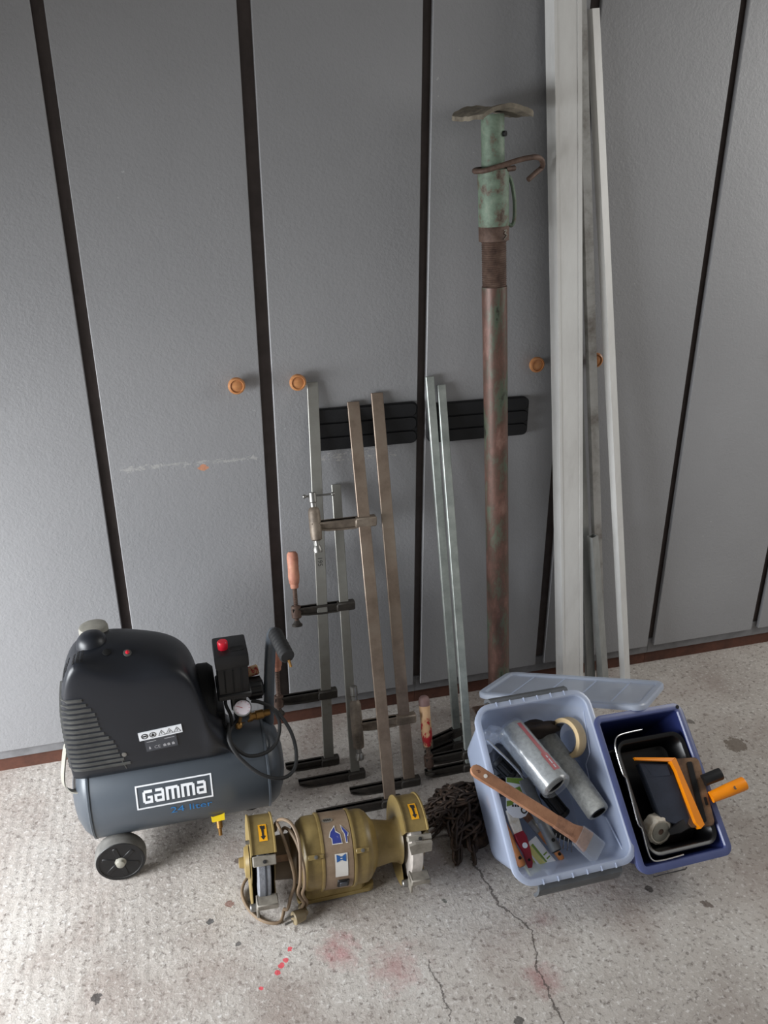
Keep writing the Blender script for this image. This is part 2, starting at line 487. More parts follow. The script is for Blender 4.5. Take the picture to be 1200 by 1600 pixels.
def tube(bm, pts, r, seg=8, closed=False, radii=None):
    pts = [V(p) for p in pts]
    n = len(pts)
    rings = []
    prev = None
    for i, p in enumerate(pts):
        a = pts[(i - 1) % n] if (i > 0 or closed) else p
        b = pts[(i + 1) % n] if (i < n - 1 or closed) else p
        d = (b - a).normalized()
        if prev is None:
            F = frame_z(d)
            x = V(F.col[0])
        else:
            x = (prev - d * prev.dot(d)).normalized()
        prev = x
        y = d.cross(x)
        rr = radii[i] if radii else r
        rings.append([p + (x * math.cos(2 * math.pi * k / seg) + y * math.sin(2 * math.pi * k / seg)) * rr for k in range(seg)])
    if closed:
        rings.append(rings[0])
        loft(bm, rings, True, False)
        bmesh.ops.remove_doubles(bm, verts=bm.verts, dist=1e-6)
    else:
        loft(bm, rings)

def spline(pts, per=6, closed=False):
    """Catmull-Rom through pts"""
    P = [V(p) for p in pts]
    n = len(P)
    out = []
    rng = n if closed else n - 1
    for i in range(rng):
        p0 = P[(i - 1) % n] if (closed or i > 0) else P[0]
        p1, p2 = P[i], P[(i + 1) % n]
        p3 = P[(i + 2) % n] if (closed or i + 2 < n) else P[-1]
        for k in range(per):
            t = k / per
            out.append(0.5 * ((2 * p1) + (p2 - p0) * t + (2 * p0 - 5 * p1 + 4 * p2 - p3) * t * t + (3 * p1 - p0 - 3 * p2 + p3) * t ** 3))
    if not closed:
        out.append(P[-1])
    return out

def rrect(w, l, r, seg=5, cx=0, cy=0):
    """rounded rectangle outline (centre cx, cy)"""
    out = []
    for qx, qy, a0 in ((1, 1, 0), (-1, 1, 90), (-1, -1, 180), (1, -1, 270)):
        for k in range(seg + 1):
            a = math.radians(a0 + 90 * k / seg)
            out.append((cx + qx * (w / 2 - r) + r * math.cos(a), cy + qy * (l / 2 - r) + r * math.sin(a)))
    return out

def prism(bm, poly, z0, z1, mat4, bev=0.0):
    """extrude an outline (x, y) from z0 to z1 in frame mat4"""
    rings = []
    if bev:
        c = V((sum(p[0] for p in poly) / len(poly), sum(p[1] for p in poly) / len(poly)))
        def ins(p):
            d = V(p) - c
            return c + d * (1 - bev / max(d.length, bev * 2))
        small = [ins(p) for p in poly]
        s = 1 if z1 > z0 else -1
        lay = [(small, z0), (poly, z0 + bev * s), (poly, z1 - bev * s), (small, z1)]
    else:
        lay = [(poly, z0), (poly, z1)]
    for pl, z in lay:
        rings.append([mat4 @ V((p[0], p[1], z)) for p in pl])
    loft(bm, rings)

def text_bm(txt, size, spacing=1.0):
    cu = bpy.data.curves.new('print', 'FONT')
    cu.body = txt
    cu.size = size
    cu.space_character = spacing
    cu.resolution_u = 3
    o = bpy.data.objects.new('print', cu)
    COL.objects.link(o)
    bpy.context.view_layer.update()
    me = bpy.data.meshes.new_from_object(o.evaluated_get(bpy.context.evaluated_depsgraph_get()))
    bm = bmesh.new()
    bm.from_mesh(me)
    bpy.data.objects.remove(o)
    bpy.data.curves.remove(cu)
    bpy.data.meshes.remove(me)
    return bm

def struct(name, bm, mat, **kw):
    o = obj(name, bm, mat, **kw)
    o['kind'] = 'structure'
    return o

# ------------------------------------------------------------------ floor
b = bmn()
box(b, (-3.2, -4.2, -0.12), (3.6, 0.7, 0.0))
struct('floor', b, 'floor', smooth=False)

# ------------------------------------------------------------------ wardrobe wall
DOORS = [(-0.915, -0.552), (-0.527, -0.163), (-0.138, 0.224), (0.253, 0.613), (0.635, 0.999), (1.027, 1.380), (1.403, 1.760), (1.786, 2.150)]
KNOBX = {0: -0.59, 1: -0.49, 2: 0.167, 3: 0.310, 4: 0.922, 5: 1.086, 6: 1.70, 7: 1.845}
KNOBZ = {2: 1.003, 3: 1.001, 4: 1.004, 5: 1.005}
ULAB = ['tall grey two-door wardrobe at the left end behind the compressor',
        'tall grey two-door wardrobe with two round knobs behind the bar clamps',
        'tall grey two-door wardrobe behind the rusty prop and aluminium beam',
        'tall grey two-door wardrobe at the right end with nothing leaning on it']
def pad(door, x0, x1, z0, z1, rad):
    bp = bmn()
    m = axes((1, 0, 0), (0, 0, 1), (0, -1, 0), ((x0 + x1) / 2, -0.0205, (z0 + z1) / 2))
    prism(bp, rrect(x1 - x0, z1 - z0, rad, 5), 0, 0.010, m, 0.003)
    o = obj('bumper_pad', bp, 'pad', door)
    o['label'] = 'black ribbed foam bumper pad stuck on the door'
    for k in range(3):                         # quilted ribs
        zz = z0 + (z1 - z0) * (k + 0.5) / 3
        br = bmn()
        m2 = axes((1, 0, 0), (0, 0, 1), (0, -1, 0), ((x0 + x1) / 2, -0.0300, zz))
        prism(br, rrect(x1 - x0 - 0.006, (z1 - z0) / 3 - 0.004, 0.012, 4), 0, 0.006, m2, 0.0035)
        rib = obj('pad_rib', br, 'pad', door)
        rib.parent = door
for k in range(4):
    d0, d1 = DOORS[2 * k], DOORS[2 * k + 1]
    lft = (DOORS[2 * k - 1][1] + d0[0]) / 2 if k else d0[0] - 0.012
    rgt = (DOORS[2 * k + 2][0] + d1[1]) / 2 if k < 3 else d1[1] + 0.012
    w = thing('wardrobe', ULAB[k], 'wardrobe', ((lft + rgt) / 2, 0.3, 0), 'row of grey wardrobes along the back wall')
    b = bmn()
    box(b, (lft, 0.0, 0.045), (rgt, 0.60, 2.62))
    obj('carcass', b, 'stile', w, smooth=False)
    b = bmn()
    box(b, (lft, -0.006, 0.043), (rgt, 0.002, 0.094), bev=0.001)
    obj('base_rail', b, 'rail', w, smooth=False)
    b = bmn()
    box(b, (lft + 0.0005, 0.003, 0.0), (rgt - 0.0005, 0.58, 0.046))
    obj('plinth', b, 'plinth', w, smooth=False)
    for j in (2 * k, 2 * k + 1):
        a, c = DOORS[j]
        b = bmn()
        box(b, (a, -0.02, 0.076), (c, -0.0065, 2.57), bev=0.0015)
        d = obj('door', b, 'door', w, smooth=False)
        kb = bmn()
        lathe(kb, [(0.009, 0), (0.008, 0.010), (0.012, 0.014), (0.0195, 0.019), (0.0202, 0.024), (0.0185, 0.0285), (0.0152, 0.0300), (0.0140, 0.0268), (0.0128, 0.0270), (0.009, 0.0290), (0.0, 0.0298)],
              (KNOBX[j], -0.019, KNOBZ.get(j, 1.003)), (0, -1, 0), 24)
        obj('knob', kb, 'knob', d)
        if j == 3:
            pad(d, 0.340, 0.6115, 0.821, 0.928, 0.014)
        if j == 4:
            pad(d, 0.6365, 0.914, 0.816, 0.920, 0.020)

# ------------------------------------------------------------------ bar clamps
def clampframe(base, top, yaw=0.0):
    d = (V(top) - V(base)).normalized()
    w = V((math.cos(yaw), math.sin(yaw), 0))
    w = (w - d * w.dot(d)).normalized()
    n = w.cross(d).normalized()            # toward the camera
    if n.y > 0:
        n = -n
    return d, w, n

def clamp(name, label, base, top, bw, bt, bmat, jawmat, fix_reach, arm_h, arm_reach, kind, yaw=0.0, fix_h=0.011, tilt=0.0, handle=None, arm_thick=0.026, fixmat=None, yaw_fix=None, spx=None):
    base, top = V(base), V(top)
    d, w, n = clampframe(base, top, 0.0)
    t = thing(name, label, 'clamp', (base.x, base.y, 0), 'bar clamps leaning on the wardrobe doors')
    L = (top - base).length
    yf = yaw if yaw_fix is None else yaw_fix
    dw, ww, nw = clampframe(base, top, yaw * 0.0)
    m = axes(w, n, d, base)
    b = bmn()
    box(b, (-bw / 2, -bt / 2, 0.004), (bw / 2, bt / 2, L), m, bev=0.0012)
    obj('bar', b, bmat, t, smooth=False)
    # fixed jaw on the floor: tapered arm with a ribbed side
    def jaw(b, h0, reach, thick, ang, over=0.014):
        jd = V((-math.cos(ang), -math.sin(ang), 0))
        jn = V((math.sin(ang), -math.cos(ang), 0))
        c = base + d * (h0 / max(d.z, 0.2))
        up = V((0, 0, 1))
        mm = axes(-jd, jn, up, (c.x, c.y, base.z * 0 + h0))
        hw = bw / 2
        # collar
        box(b, (-hw - 0.008, -bt / 2 - 0.007, -thick / 2), (hw + over, bt / 2 + 0.007, thick / 2), mm, bev=0.003)
        # flanges and web
        pts_t, pts_b = [], []
        for s, th in ((0.0, thick), (0.35, thick), (0.65, thick * 0.93), (0.82, thick * 0.80), (0.93, thick * 0.58), (1.0, thick * 0.30)):
            x = -hw - 0.006 - reach * s
            pts_t.append((x, thick / 2 * 0.96))
            pts_b.append((x, thick / 2 * 0.96 - th))
        def slab(yy0, yy1, tp, bp):
            rings = []
            for (x, zt), (_, zb) in zip(tp, bp):
                rings.append([mm @ V((x, yy0, zb)), mm @ V((x, yy1, zb)), mm @ V((x, yy1, zt)), mm @ V((x, yy0, zt))])
            loft(b, rings)
        slab(-0.0035, 0.0035, pts_t, pts_b)
        fl = thick * 0.16
        slab(-0.0085, 0.0085, pts_t, [(x, z - fl) for x, z in pts_t])
        slab(-0.0085, 0.0085, [(x, z + fl) for x, z in pts_b], pts_b)
        return mm
    b = bmn()
    jaw(b, fix_h + 0.001, fix_reach, 0.024, yf)
    obj('fixed_jaw', b, fixmat or jawmat, t)
    b = bmn()
    mm = jaw(b, arm_h, arm_reach, arm_thick, yaw, 0.016)
    arm = obj('sliding_arm', b, jawmat, t)
    c = base + d * (arm_h / max(d.z, 0.2))
    jd = V((-math.cos(yaw), -math.sin(yaw), 0))
    tip = V((c.x, c.y, arm_h)) + jd * (bw / 2 + arm_reach - 0.004)
    # spindle with thread
    if kind in ('wood', 'red'):
        lo = tip - d * 0.034
        hb = tip + d * (handle[0])
        b = bmn()
        prof = []
        Ls = (hb - lo).length
        k = 0
        s = 0.0
        while s < Ls:
            prof.append((0.0062 if k % 2 else 0.0050, s)); k += 1; s += 0.0022
        lathe(b, prof, lo, d, 12)
        cyl(b, tip - d * 0.016, tip + d * 0.016, 0.0125, seg=14, bev=0.002)
        obj('spindle', b, 'rust', t)
        b = bmn()
        lathe(b, [(0.006, -0.004), (0.013, -0.003), (0.0135, 0.002), (0.009, 0.006), (0.006, 0.012)], lo, d, 14)
        obj('swivel_foot', b, jawmat, t)
        b = bmn()
        HL = handle[1]
        prof = [(0.0085, 0), (0.0105, 0.003), (0.0105, 0.011), (0.0125, 0.013), (0.0145, 0.03), (0.0135, HL * 0.55), (0.0142, HL * 0.58), (0.0135, HL * 0.6), (0.0145, HL * 0.8), (0.0135, HL * 0.93), (0.0095, HL * 0.99), (0.0, HL)]
        if kind == 'red':
            lathe(b, prof[:-3] + [(0.0142, HL * 0.82)], hb, d, 18)
        else:
            lathe(b, prof, hb, d, 18)
        h = obj('handle', b, 'handlered' if kind == 'red' else 'handlewood', t)
        h['label'] = 'wooden handle with chipped red paint' if kind == 'red' else 'worn reddish wooden handle'
        if kind == 'red':
            b = bmn()
            lathe(b, [(0.0144, HL * 0.815), (0.0146, HL * 0.9), (0.0125, HL * 0.965), (0.008, HL * 0.995), (0.0, HL)], hb, d, 18)
            obj('handle_cap', b, 'handletip', t)
    else:
        up = handle[0]; dn = handle[1]
        b = bmn()
        lathe(b, [(0.009, 0), (0.0135, 0.003), (0.0145, 0.02), (0.0145, up + dn - 0.012), (0.012, up + dn - 0.004), (0.008, up + dn)], tip - d * dn, d, 18)
        obj('spindle_sleeve', b, 'jawtan', t)
        b = bmn()
        q = tip + d * up
        cyl(b, q, q + d * 0.012, 0.0075, seg=12)
        cyl(b, q + d * 0.010, q + d * 0.036, 0.0095, seg=12, bev=0.002)
        obj('spindle_head', b, 'steel', t)
        if kind == 'tee':
            b = bmn()
            pp = q + d * 0.026
            a = pp - w * 0.020 + d * 0.001 ; e = pp + w * 0.050 + d * 0.001
            cyl(b, a, e, 0.0026, seg=8)
            for s in (a, e):
                bmesh.ops.create_icosphere(b, subdivisions=2, radius=0.0052, matrix=Matrix.Translation(s))
            obj('tommy_bar', b, 'steel', t)
        b = bmn()
        q = tip - d * dn
        cyl(b, q - d * 0.012, q, 0.006, seg=10)
        lathe(b, [(0.0, -0.030), (0.0105, -0.029), (0.0115, -0.022), (0.008, -0.012)], q, d, 14)
        obj('swivel_foot', b, 'steel', t)
    return t

clampA = clamp('bar_clamp', 'long bar clamp leaning beside the wooden knob, handle behind the compressor grip', (0.323, -0.203, 0.008), (0.347, -0.028, 0.996), 0.027, 0.007, 'barA', 'jaw',
      0.096, 0.202, 0.114, 'wood', handle=(0.085, 0.09))
b = text_bm('195', 0.017)
dA, wA, nA = clampframe((0.323, -0.203, 0.008), (0.347, -0.028, 0.996))
b.transform(axes(-dA, wA, nA, V((0.3345, -0.113, 0.575)) + nA * 0.0042 + wA * -0.006))
obj('bar_marking', b, 'ink', clampA, smooth=False)
clamp('bar_clamp', 'shortest bar clamp with a wooden screw handle raised on the left', (0.378, -0.276, 0.008), (0.398, -0.028, 0.729), 0.024, 0.007, 'barA', 'jaw',
      0.130, 0.434, 0.115, 'wood', handle=(0.060, 0.094), arm_thick=0.024)
clamp('bar_clamp', 'brownish bar clamp with a T-bar steel screw sleeve high on its arm', (0.439, -0.395, 0.008), (0.446, -0.028, 0.94), 0.030, 0.007, 'barC', 'jawtan',
      0.165, 0.666, 0.110, 'tee', handle=(0.048, 0.034), fixmat='jaw')
clamp('bar_clamp', 'brownish bar clamp whose sliding arm sits low with a steel screw sleeve', (0.506, -0.339, 0.008), (0.506, -0.028, 0.958), 0.030, 0.007, 'barC', 'jawtan',
      0.135, 0.171, 0.112, 'sleeve', handle=(0.070, 0.056), fixmat='jaw')
clamp('bar_clamp', 'pale zinc bar clamp left of the pair under the black bumper pad', (0.677, -0.228, 0.010), (0.640, -0.030, 0.99), 0.021, 0.011, 'barE', 'jaw',
      0.085, 0.047, 0.090, 'sleeve', yaw=0.33, yaw_fix=0.26, handle=(0.020, 0.012))
clamp('bar_clamp', 'pale zinc bar clamp with a chipped red handle standing near the floor', (0.676, -0.322, 0.010), (0.671, -0.030, 0.967), 0.021, 0.011, 'barE', 'jaw',
      0.105, 0.046, 0.103, 'red', yaw=0.03, yaw_fix=0.02, handle=(0.040, 0.136))

# ------------------------------------------------------------------ steel prop
PB, PT = V((0.838, -0.135, 0.0)), V((0.747, -0.100, 1.577))
pd = (PT - PB).normalized()
pr = thing('steel_prop', 'tall rusty green adjustable steel prop standing left of the aluminium beam', 'prop', PB)
def pz(z):
    return PB + pd * (z / pd.z)
b = bmn()
box(b, (-0.06, -0.06, 0.0), (0.06, 0.06, 0.006), Matrix.Translation(PB), bev=0.001)
obj('base_plate', b, 'rust', pr)
b = bmn()
lathe(b, [(0.0295, 0.0), (0.0295, 1.21)], pz(0.005), pd, 28)
obj('outer_tube', b, 'proptube', pr)
b = bmn()
prof = []
for k in range(26):
    prof += [(0.0286, k * 0.0048), (0.0268, k * 0.0048 + 0.0024)]
lathe(b, prof, pz(1.205), pd, 28)
obj('thread', b, 'rust', pr)
b = bmn()
lathe(b, [(0.029, 0), (0.034, 0.002), (0.0345, 0.032), (0.033, 0.034)], pz(1.312), pd, 28)
obj('collar', b, 'rust', pr)
b = bmn()
lathe(b, [(0.0335, 0), (0.0345, 0.004), (0.034, 0.06), (0.035, 0.10), (0.034, 0.118), (0.0275, 0.121)], pz(1.345), pd, 28)
obj('adjusting_nut', b, 'propgreen', pr)
b = bmn()
lathe(b, [(0.0255, 0), (0.0255, 0.118)], pz(1.455), pd, 24)
it = obj('inner_tube', b, 'propgreen', pr)
b = bmn()
cyl(b, pz(1.535) + V((0.018, -0.019, 0)), pz(1.535) + V((0.021, -0.023, 0)), 0.006, seg=10)
obj('pin_hole', b, 'void', pr)
# loop handle welded on the nut
b = bmn()
q0, q1 = pz(1.452), pz(1.352)
tube(b, spline([q0 + V((0.030, -0.006, 0)), q0 + V((0.040, -0.008, -0.012)), pz(1.40) + V((0.047, -0.008, 0)), q1 + V((0.046, -0.008, 0.008)), q1 + V((0.040, -0.008, -0.006)), q1 + V((0.030, -0.006, 0.0))], 5), 0.0042, 8)
obj('loop_handle', b, 'propgreen', pr)
# hooked locking pin
b = bmn()
c0 = pz(1.468)
tube(b, spline([c0 + V((-0.002, 0.032, -0.004)), c0 + V((-0.030, 0.022, -0.006)), c0 + V((-0.043, -0.004, -0.008)), c0 + V((-0.030, -0.030, -0.006)), c0 + V((0.004, -0.040, 0.004)), c0 + V((0.05, -0.038, 0.016)), c0 + V((0.09, -0.030, 0.020)),
                c0 + V((0.112, -0.012, 0.010)), c0 + V((0.118, 0.004, -0.002)), c0 + V((0.104, -0.004, -0.010)), c0 + V((0.080, -0.012, -0.026))], 6), 0.0058, 10)
cyl(b, c0 + V((0.020, -0.022, -0.004)), c0 + V((0.046, -0.010, -0.002)), 0.006, seg=10)
obj('locking_pin', b, 'rust', pr)
# bent top plate
b = bmn()
g = []
N = 12
for j in range(N + 1):
    row = []
    for i in range(N + 1):
        x = -0.070 + 0.140 * i / N
        y = -0.062 + 0.124 * j / N
        z = 0.014 - 4.2 * x * x * (1 if x < 0 else 0.55) + 1.0 * y * y - (0.10 * (y + 0.03) * (x / 0.068) if (y < -0.03 and x > 0) else 0) * -1 + random.uniform(-0.0012, 0.0012)
        k = 0.93 if (i in (0, N) and j in (0, N)) else 1.0
        row.append((x * k, y * k, z))
    g.append(row)
a = math.radians(14)
mp = Matrix.Translation(pz(1.574)) @ Matrix.Rotation(a, 4, 'Z')
top = [[b.verts.new(mp @ V(p)) for p in r] for r in g]
bot = [[b.verts.new(mp @ V((p[0], p[1], p[2] - 0.009))) for p in r] for r in g]
for j in range(N):
    for i in range(N):
        b.faces.new((top[j][i], top[j][i + 1], top[j + 1][i + 1], top[j + 1][i]))
        b.faces.new((bot[j][i], bot[j + 1][i], bot[j + 1][i + 1], bot[j][i + 1]))
for i in range(N):
    b.faces.new((top[0][i], bot[0][i], bot[0][i + 1], top[0][i + 1]))
    b.faces.new((top[N][i + 1], bot[N][i + 1], bot[N][i], top[N][i]))
    b.faces.new((top[i + 1][0], bot[i + 1][0], bot[i][0], top[i][0]))
    b.faces.new((top[i][N], bot[i][N], bot[i + 1][N], top[i + 1][N]))
obj('top_plate', b, 'propplate', pr)
b = bmn()
tube(b, spline([pz(1.326) + V((0.011, -0.0342, 0.012)), pz(1.326) + V((0.017, -0.0318, 0.013)), pz(1.326) + V((0.013, -0.0338, 0.006)), pz(1.326) + V((0.019, -0.0305, 0.002)), pz(1.326) + V((0.012, -0.0340, -0.006))], 4), 0.0012, 6)
obj('collar_mark', b, 'castgrey', pr)

# ------------------------------------------------------------------ aluminium profiles
def profile(name, label, cat, base, top, wd, dp, mat, yaw=0.0, hollow=0.002, lip=False):
    base, top = V(base), V(top)
    d = (top - base).normalized()
    w = V((math.cos(yaw), math.sin(yaw), 0)); w = (w - d * w.dot(d)).normalized()
    n = w.cross(d)
    m = axes(w, n, d, base)
    L = (top - base).length
    b = bmn()
    o_ = [(-wd / 2, -dp / 2), (wd / 2, -dp / 2), (wd / 2, dp / 2), (-wd / 2, dp / 2)]
    i_ = [(x * (1 - 2 * hollow / wd), y * (1 - 2 * hollow / dp)) for x, y in o_]
    ro = [[m @ V((x, y, z)) for x, y in o_] for z in (0, L)]
    ri = [[m @ V((x, y, z)) for x, y in i_] for z in (0, L)]
    loft(b, [ri[0], ro[0], ro[1], ri[1], ri[0]], True, False)
    bmesh.ops.remove_doubles(b, verts=b.verts, dist=1e-6)
    if lip:
        box(b, (-wd / 2 - 0.0006, dp / 2, 0.001), (-wd / 2 + 0.006, dp / 2 + 0.0012, L - 0.001), m)
        box(b, (wd / 2 - 0.010, dp / 2, 0.001), (wd / 2, dp / 2 + 0.0012, L - 0.001), m)
    return single(name, b, mat, base, label, cat, smooth=False)

profile('aluminium_beam', 'widest pale aluminium beam leaning upright beside the rusty prop', 'beam', (1.075, -0.110, 0.001), (0.885, -0.052, 2.10), 0.066, 0.040, 'alu', yaw=0.06, lip=True)
profile('aluminium_batten', 'matt grey aluminium batten half hidden behind the wide beam', 'batten', (1.157, -0.085, 0.001), (0.960, -0.034, 1.50), 0.026, 0.016, 'alu2')
profile('aluminium_batten', 'long shiny aluminium batten between the wide beam and the rightmost batten', 'batten', (1.190, -0.092, 0.001), (0.923, -0.034, 2.10), 0.022, 0.018, 'alushine')
profile('aluminium_batten', 'shortest aluminium batten, standing knee-high in front of the shiny one', 'batten', (1.182, -0.125, 0.001), (1.098, -0.100, 0.530), 0.022, 0.022, 'alu2', yaw=0.25)
profile('aluminium_batten', 'rightmost aluminium batten leaning alone on the grey door', 'batten', (1.255, -0.122, 0.001), (0.997, -0.035, 1.785), 0.021, 0.021, 'alu', yaw=0.25)

# ------------------------------------------------------------------ air compressor
CY, CZ, CR = -0.345, 0.178, 0.109
CX0, CX1 = -0.245, 0.139
comp = thing('air_compressor', 'grey and black portable air compressor on wheels marked GAMMA 24 liter', 'compressor', (-0.05, CY, 0))
b = bmn()
prof = [(0.0, CX0 - 0.043), (0.035, CX0 - 0.041), (0.065, CX0 - 0.034), (0.090, CX0 - 0.021), (0.102, CX0 - 0.009), (0.1065, CX0), (0.1085, CX0 + 0.001), (0.1085, CX0 + 0.004), (CR, CX0 + 0.005),
        (CR, CX1 - 0.005), (0.1085, CX1 - 0.004), (0.1085, CX1 - 0.001), (0.1065, CX1), (0.102, CX1 + 0.011), (0.090, CX1 + 0.025), (0.065, CX1 + 0.037), (0.035, CX1 + 0.044), (0.0, CX1 + 0.046)]
lathe(b, prof, (0, CY, CZ), (1, 0, 0), 56)
tank = obj('tank', b, 'tank', comp)
tank['label'] = 'slate grey air tank with white and blue lettering'
for x in (CX0 - 0.001, CX1 + 0.001):
    b = bmn()
    lathe(b, [(CR - 0.002, -0.0035), (CR + 0.0014, -0.002), (CR + 0.0014, 0.002), (CR - 0.002, 0.0035)], (x, CY, CZ), (1, 0, 0), 56, cap=False)
    obj('weld_ring', b, 'tank', tank)

def tank_pt(x, ang, r=CR + 0.0007):
    a = math.radians(ang)
    return V((x, CY - r * math.cos(a), CZ + r * math.sin(a)))
def tank_rect(b, x0, a0, x1, a1, th=0.0009):
    n = max(2, int(abs(a1 - a0) / 3) + 1)
    rings = []
    for k in range(n + 1):
        a = a0 + (a1 - a0) * k / n
        rings.append([tank_pt(x0, a, CR - 0.0005), tank_pt(x1, a, CR - 0.0005), tank_pt(x1, a, CR + th), tank_pt(x0, a, CR + th)])
    loft(b, rings)
b = bmn()
X0, X1, A0, A1 = -0.149, 0.014, 4.6, 33.0
ft = 0.0032; fa = math.degrees(ft / CR)
tank_rect(b, X0, A0, X1, A0 + fa); tank_rect(b, X0, A1 - fa, X1, A1)
tank_rect(b, X0, A0, X0 + ft, A1); tank_rect(b, X1 - ft, A0, X1, A1)
obj('logo_frame', b, 'white', tank, smooth=False)
GL = {'G': (4.0, [(0, 0.6, 1.05, 4.4), (0.6, 3.95, 4, 5), (0.6, 0, 4, 1.0), (2.95, 0, 4, 2.75), (1.9, 1.95, 4, 2.75)]),
      'a': (4.0, [(0.5, 4.0, 3.5, 5), (2.95, 0, 4, 4.5), (0.5, 0, 4, 0.95), (0, 0.5, 1.05, 3.0), (0, 2.15, 3, 3.0)]),
      'm': (5.6, [(0, 4.0, 5.0, 5), (0, 0, 1.1, 5), (2.25, 0, 3.35, 5), (4.5, 0, 5.6, 4.5)])}
tot = sum(GL[c][0] for c in 'Gamma') + 4 * 0.75
tx0, tx1 = X0 + 0.0145, X1 - 0.0135
ta0, ta1 = A0 + 6.4, A1 - 6.4
us = (tx1 - tx0) / tot
b = bmn()
px_ = 0.0
for c in 'Gamma':
    wd, rs = GL[c]
    for (a, lo, e, hi) in rs:
        tank_rect(b, tx0 + (px_ + a) * us, ta0 + (ta1 - ta0) * lo / 5, tx0 + (px_ + e) * us, ta0 + (ta1 - ta0) * hi / 5)
    px_ += wd + 0.75
obj('logo_lettering', b, 'white', tank, smooth=False)
b = text_bm('24 liter', 0.0245, 1.0)
xs = [v.co.x for v in b.verts]
wid = max(xs) - min(xs)
bmesh.ops.triangulate(b, faces=b.faces)
for v in b.verts:
    v.co = tank_pt(-0.080 + (v.co.x - min(xs)) / wid * 0.090, -8.4 + math.degrees(v.co.y / CR), CR + 0.0011)
obj('size_lettering', b, 'tankblue', tank, smooth=False)

# shroud
ST = [(-0.2755, 0.44, 0.40), (-0.268, 0.490, 0.468), (-0.252, 0.530, 0.528), (-0.232, 0.553, 0.560), (-0.205, 0.562, 0.552), (-0.175, 0.566, 0.534), (-0.14, 0.562, 0.520), (-0.105, 0.553, 0.516),
      (-0.07, 0.543, 0.516), (-0.042, 0.530, 0.512), (-0.02, 0.512, 0.500), (-0.004, 0.486, 0.478), (0.006, 0.450, 0.444), (0.013, 0.405, 0.40), (0.024, 0.366, 0.362), (0.040, 0.344, 0.338), (0.055, 0.315, 0.308), (0.068, 0.282, 0.276), (0.074, 0.262, 0.262)]
rings = []
for x, zt, zc in ST:
    e = 1.0
    if x < -0.25:
        e = 0.86 + 0.14 * (x + 0.2755) / 0.0255
    if x > 0.02:
        e = 1.0 - 0.14 * (x - 0.02) / 0.054
    prof = [(-0.423, 0.250), (-0.432, 0.29), (-0.438, 0.252 + (zc - 0.252) * 0.55), (-0.4385, zc - 0.02 * min(1, (zc - 0.25) / 0.1)), (-0.434, zc - 0.004), (-0.424, zc + 0.006), (-0.40, zc + 0.55 * (zt - zc) + 0.004),
            (-0.372, zt - 0.002), (-0.345, zt), (-0.31, zt - 0.004), (-0.28, zt - 0.016), (-0.265, zt - 0.05 * min(1, (zt - 0.25) / 0.1)), (-0.262, 0.252 + (zt - 0.252) * 0.4), (-0.268, 0.250)]
    pts = []
    for y, z in prof:
        yy = -0.35 + (y + 0.35) * e
        pts.append(V((x, yy, max(z, 0.25))))
    rings.append(pts)
b = bmn()
loft(b, rings)
sh = obj('shroud', b, 'shroud', comp, angle=55)
sub = sh.modifiers.new('round', 'SUBSURF'); sub.levels = 2; sub.render_levels = 2
from mathutils.bvhtree import BVHTree
bpy.context.view_layer.update()
_dg = bpy.context.evaluated_depsgraph_get()
_ev = sh.evaluated_get(_dg)
_bm = bmesh.new(); _bm.from_mesh(_ev.to_mesh()); _bm.transform(Matrix.Translation(comp.location))
SHB = BVHTree.FromBMesh(_bm)
def hit(o_, d_):
    p, n_, i_, q = SHB.ray_cast(V(o_), V(d_).normalized())
    return (p, n_) if p is not None else (V(o_), V((0, -1, 0)))
def shroud_y(x, z):
    """front face y at height z"""
    p, n_, i_, q = SHB.ray_cast(V((x, -0.7, z)), V((0, 1, 0)))
    if p is not None:
        return p.y
    for (x0, _, c0), (x1, _, c1) in zip(ST, ST[1:]):
        if x0 <= x <= x1:
            zc = c0 + (c1 - c0) * (x - x0) / (x1 - x0)
            break
    else:
        zc = 0.45
    P = [(-0.423, 0.250), (-0.432, 0.29), (-0.438, 0.252 + (zc - 0.252) * 0.55), (-0.4385, zc - 0.02)]
    for (ya, za), (yb, zb) in zip(P, P[1:]):
        if za <= z <= zb:
            return ya + (yb - ya) * (z - za) / (zb - za)
    return -0.4385
# ribbed corner grille: horizontal dusty ribs wrapping the left end
NR = 15
for k in range(NR):
    z = 0.300 + 0.0128 * k
    xr = -0.150 - 0.070 * (k / (NR - 1)) ** 0.8 - 0.004 * math.sin(k)
    b = bmn()
    pts = []
    for y in (-0.36, -0.385, -0.405):
        pts.append(hit((-0.5, y, z), (1, 0, 0))[0])
    for q in (0.25, 0.5, 0.75):
        a_ = math.radians(90 * q)
        c_ = V((-0.24, -0.40, z))
        d_ = V((-math.cos(a_), -math.sin(a_), 0))
        pts.append(hit(c_ + d_ * 0.3, -d_)[0])
    n = 6
    x_s = pts[-1].x + 0.006
    for i in range(n + 1):
        x = x_s + (xr - x_s) * i / n
        pts.append(V((x, shroud_y(x, z), z)))
    rings = []
    for i, p in enumerate(pts):
        q0 = pts[max(0, i - 1)]; q1 = pts[min(len(pts) - 1, i + 1)]
        d = (q1 - q0).normalized()
        nrm = V((d.y, -d.x, 0)).normalized()
        rings.append([p - nrm * 0.003 + V((0, 0, -0.0048)), p + nrm * 0.0004 + V((0, 0, -0.0046)), p + nrm * 0.0032 + V((0, 0, 0.0024)), p - nrm * 0.003 + V((0, 0, 0.0042))])
    loft(b, rings)
    obj('grille_rib', b, 'grille', sh)
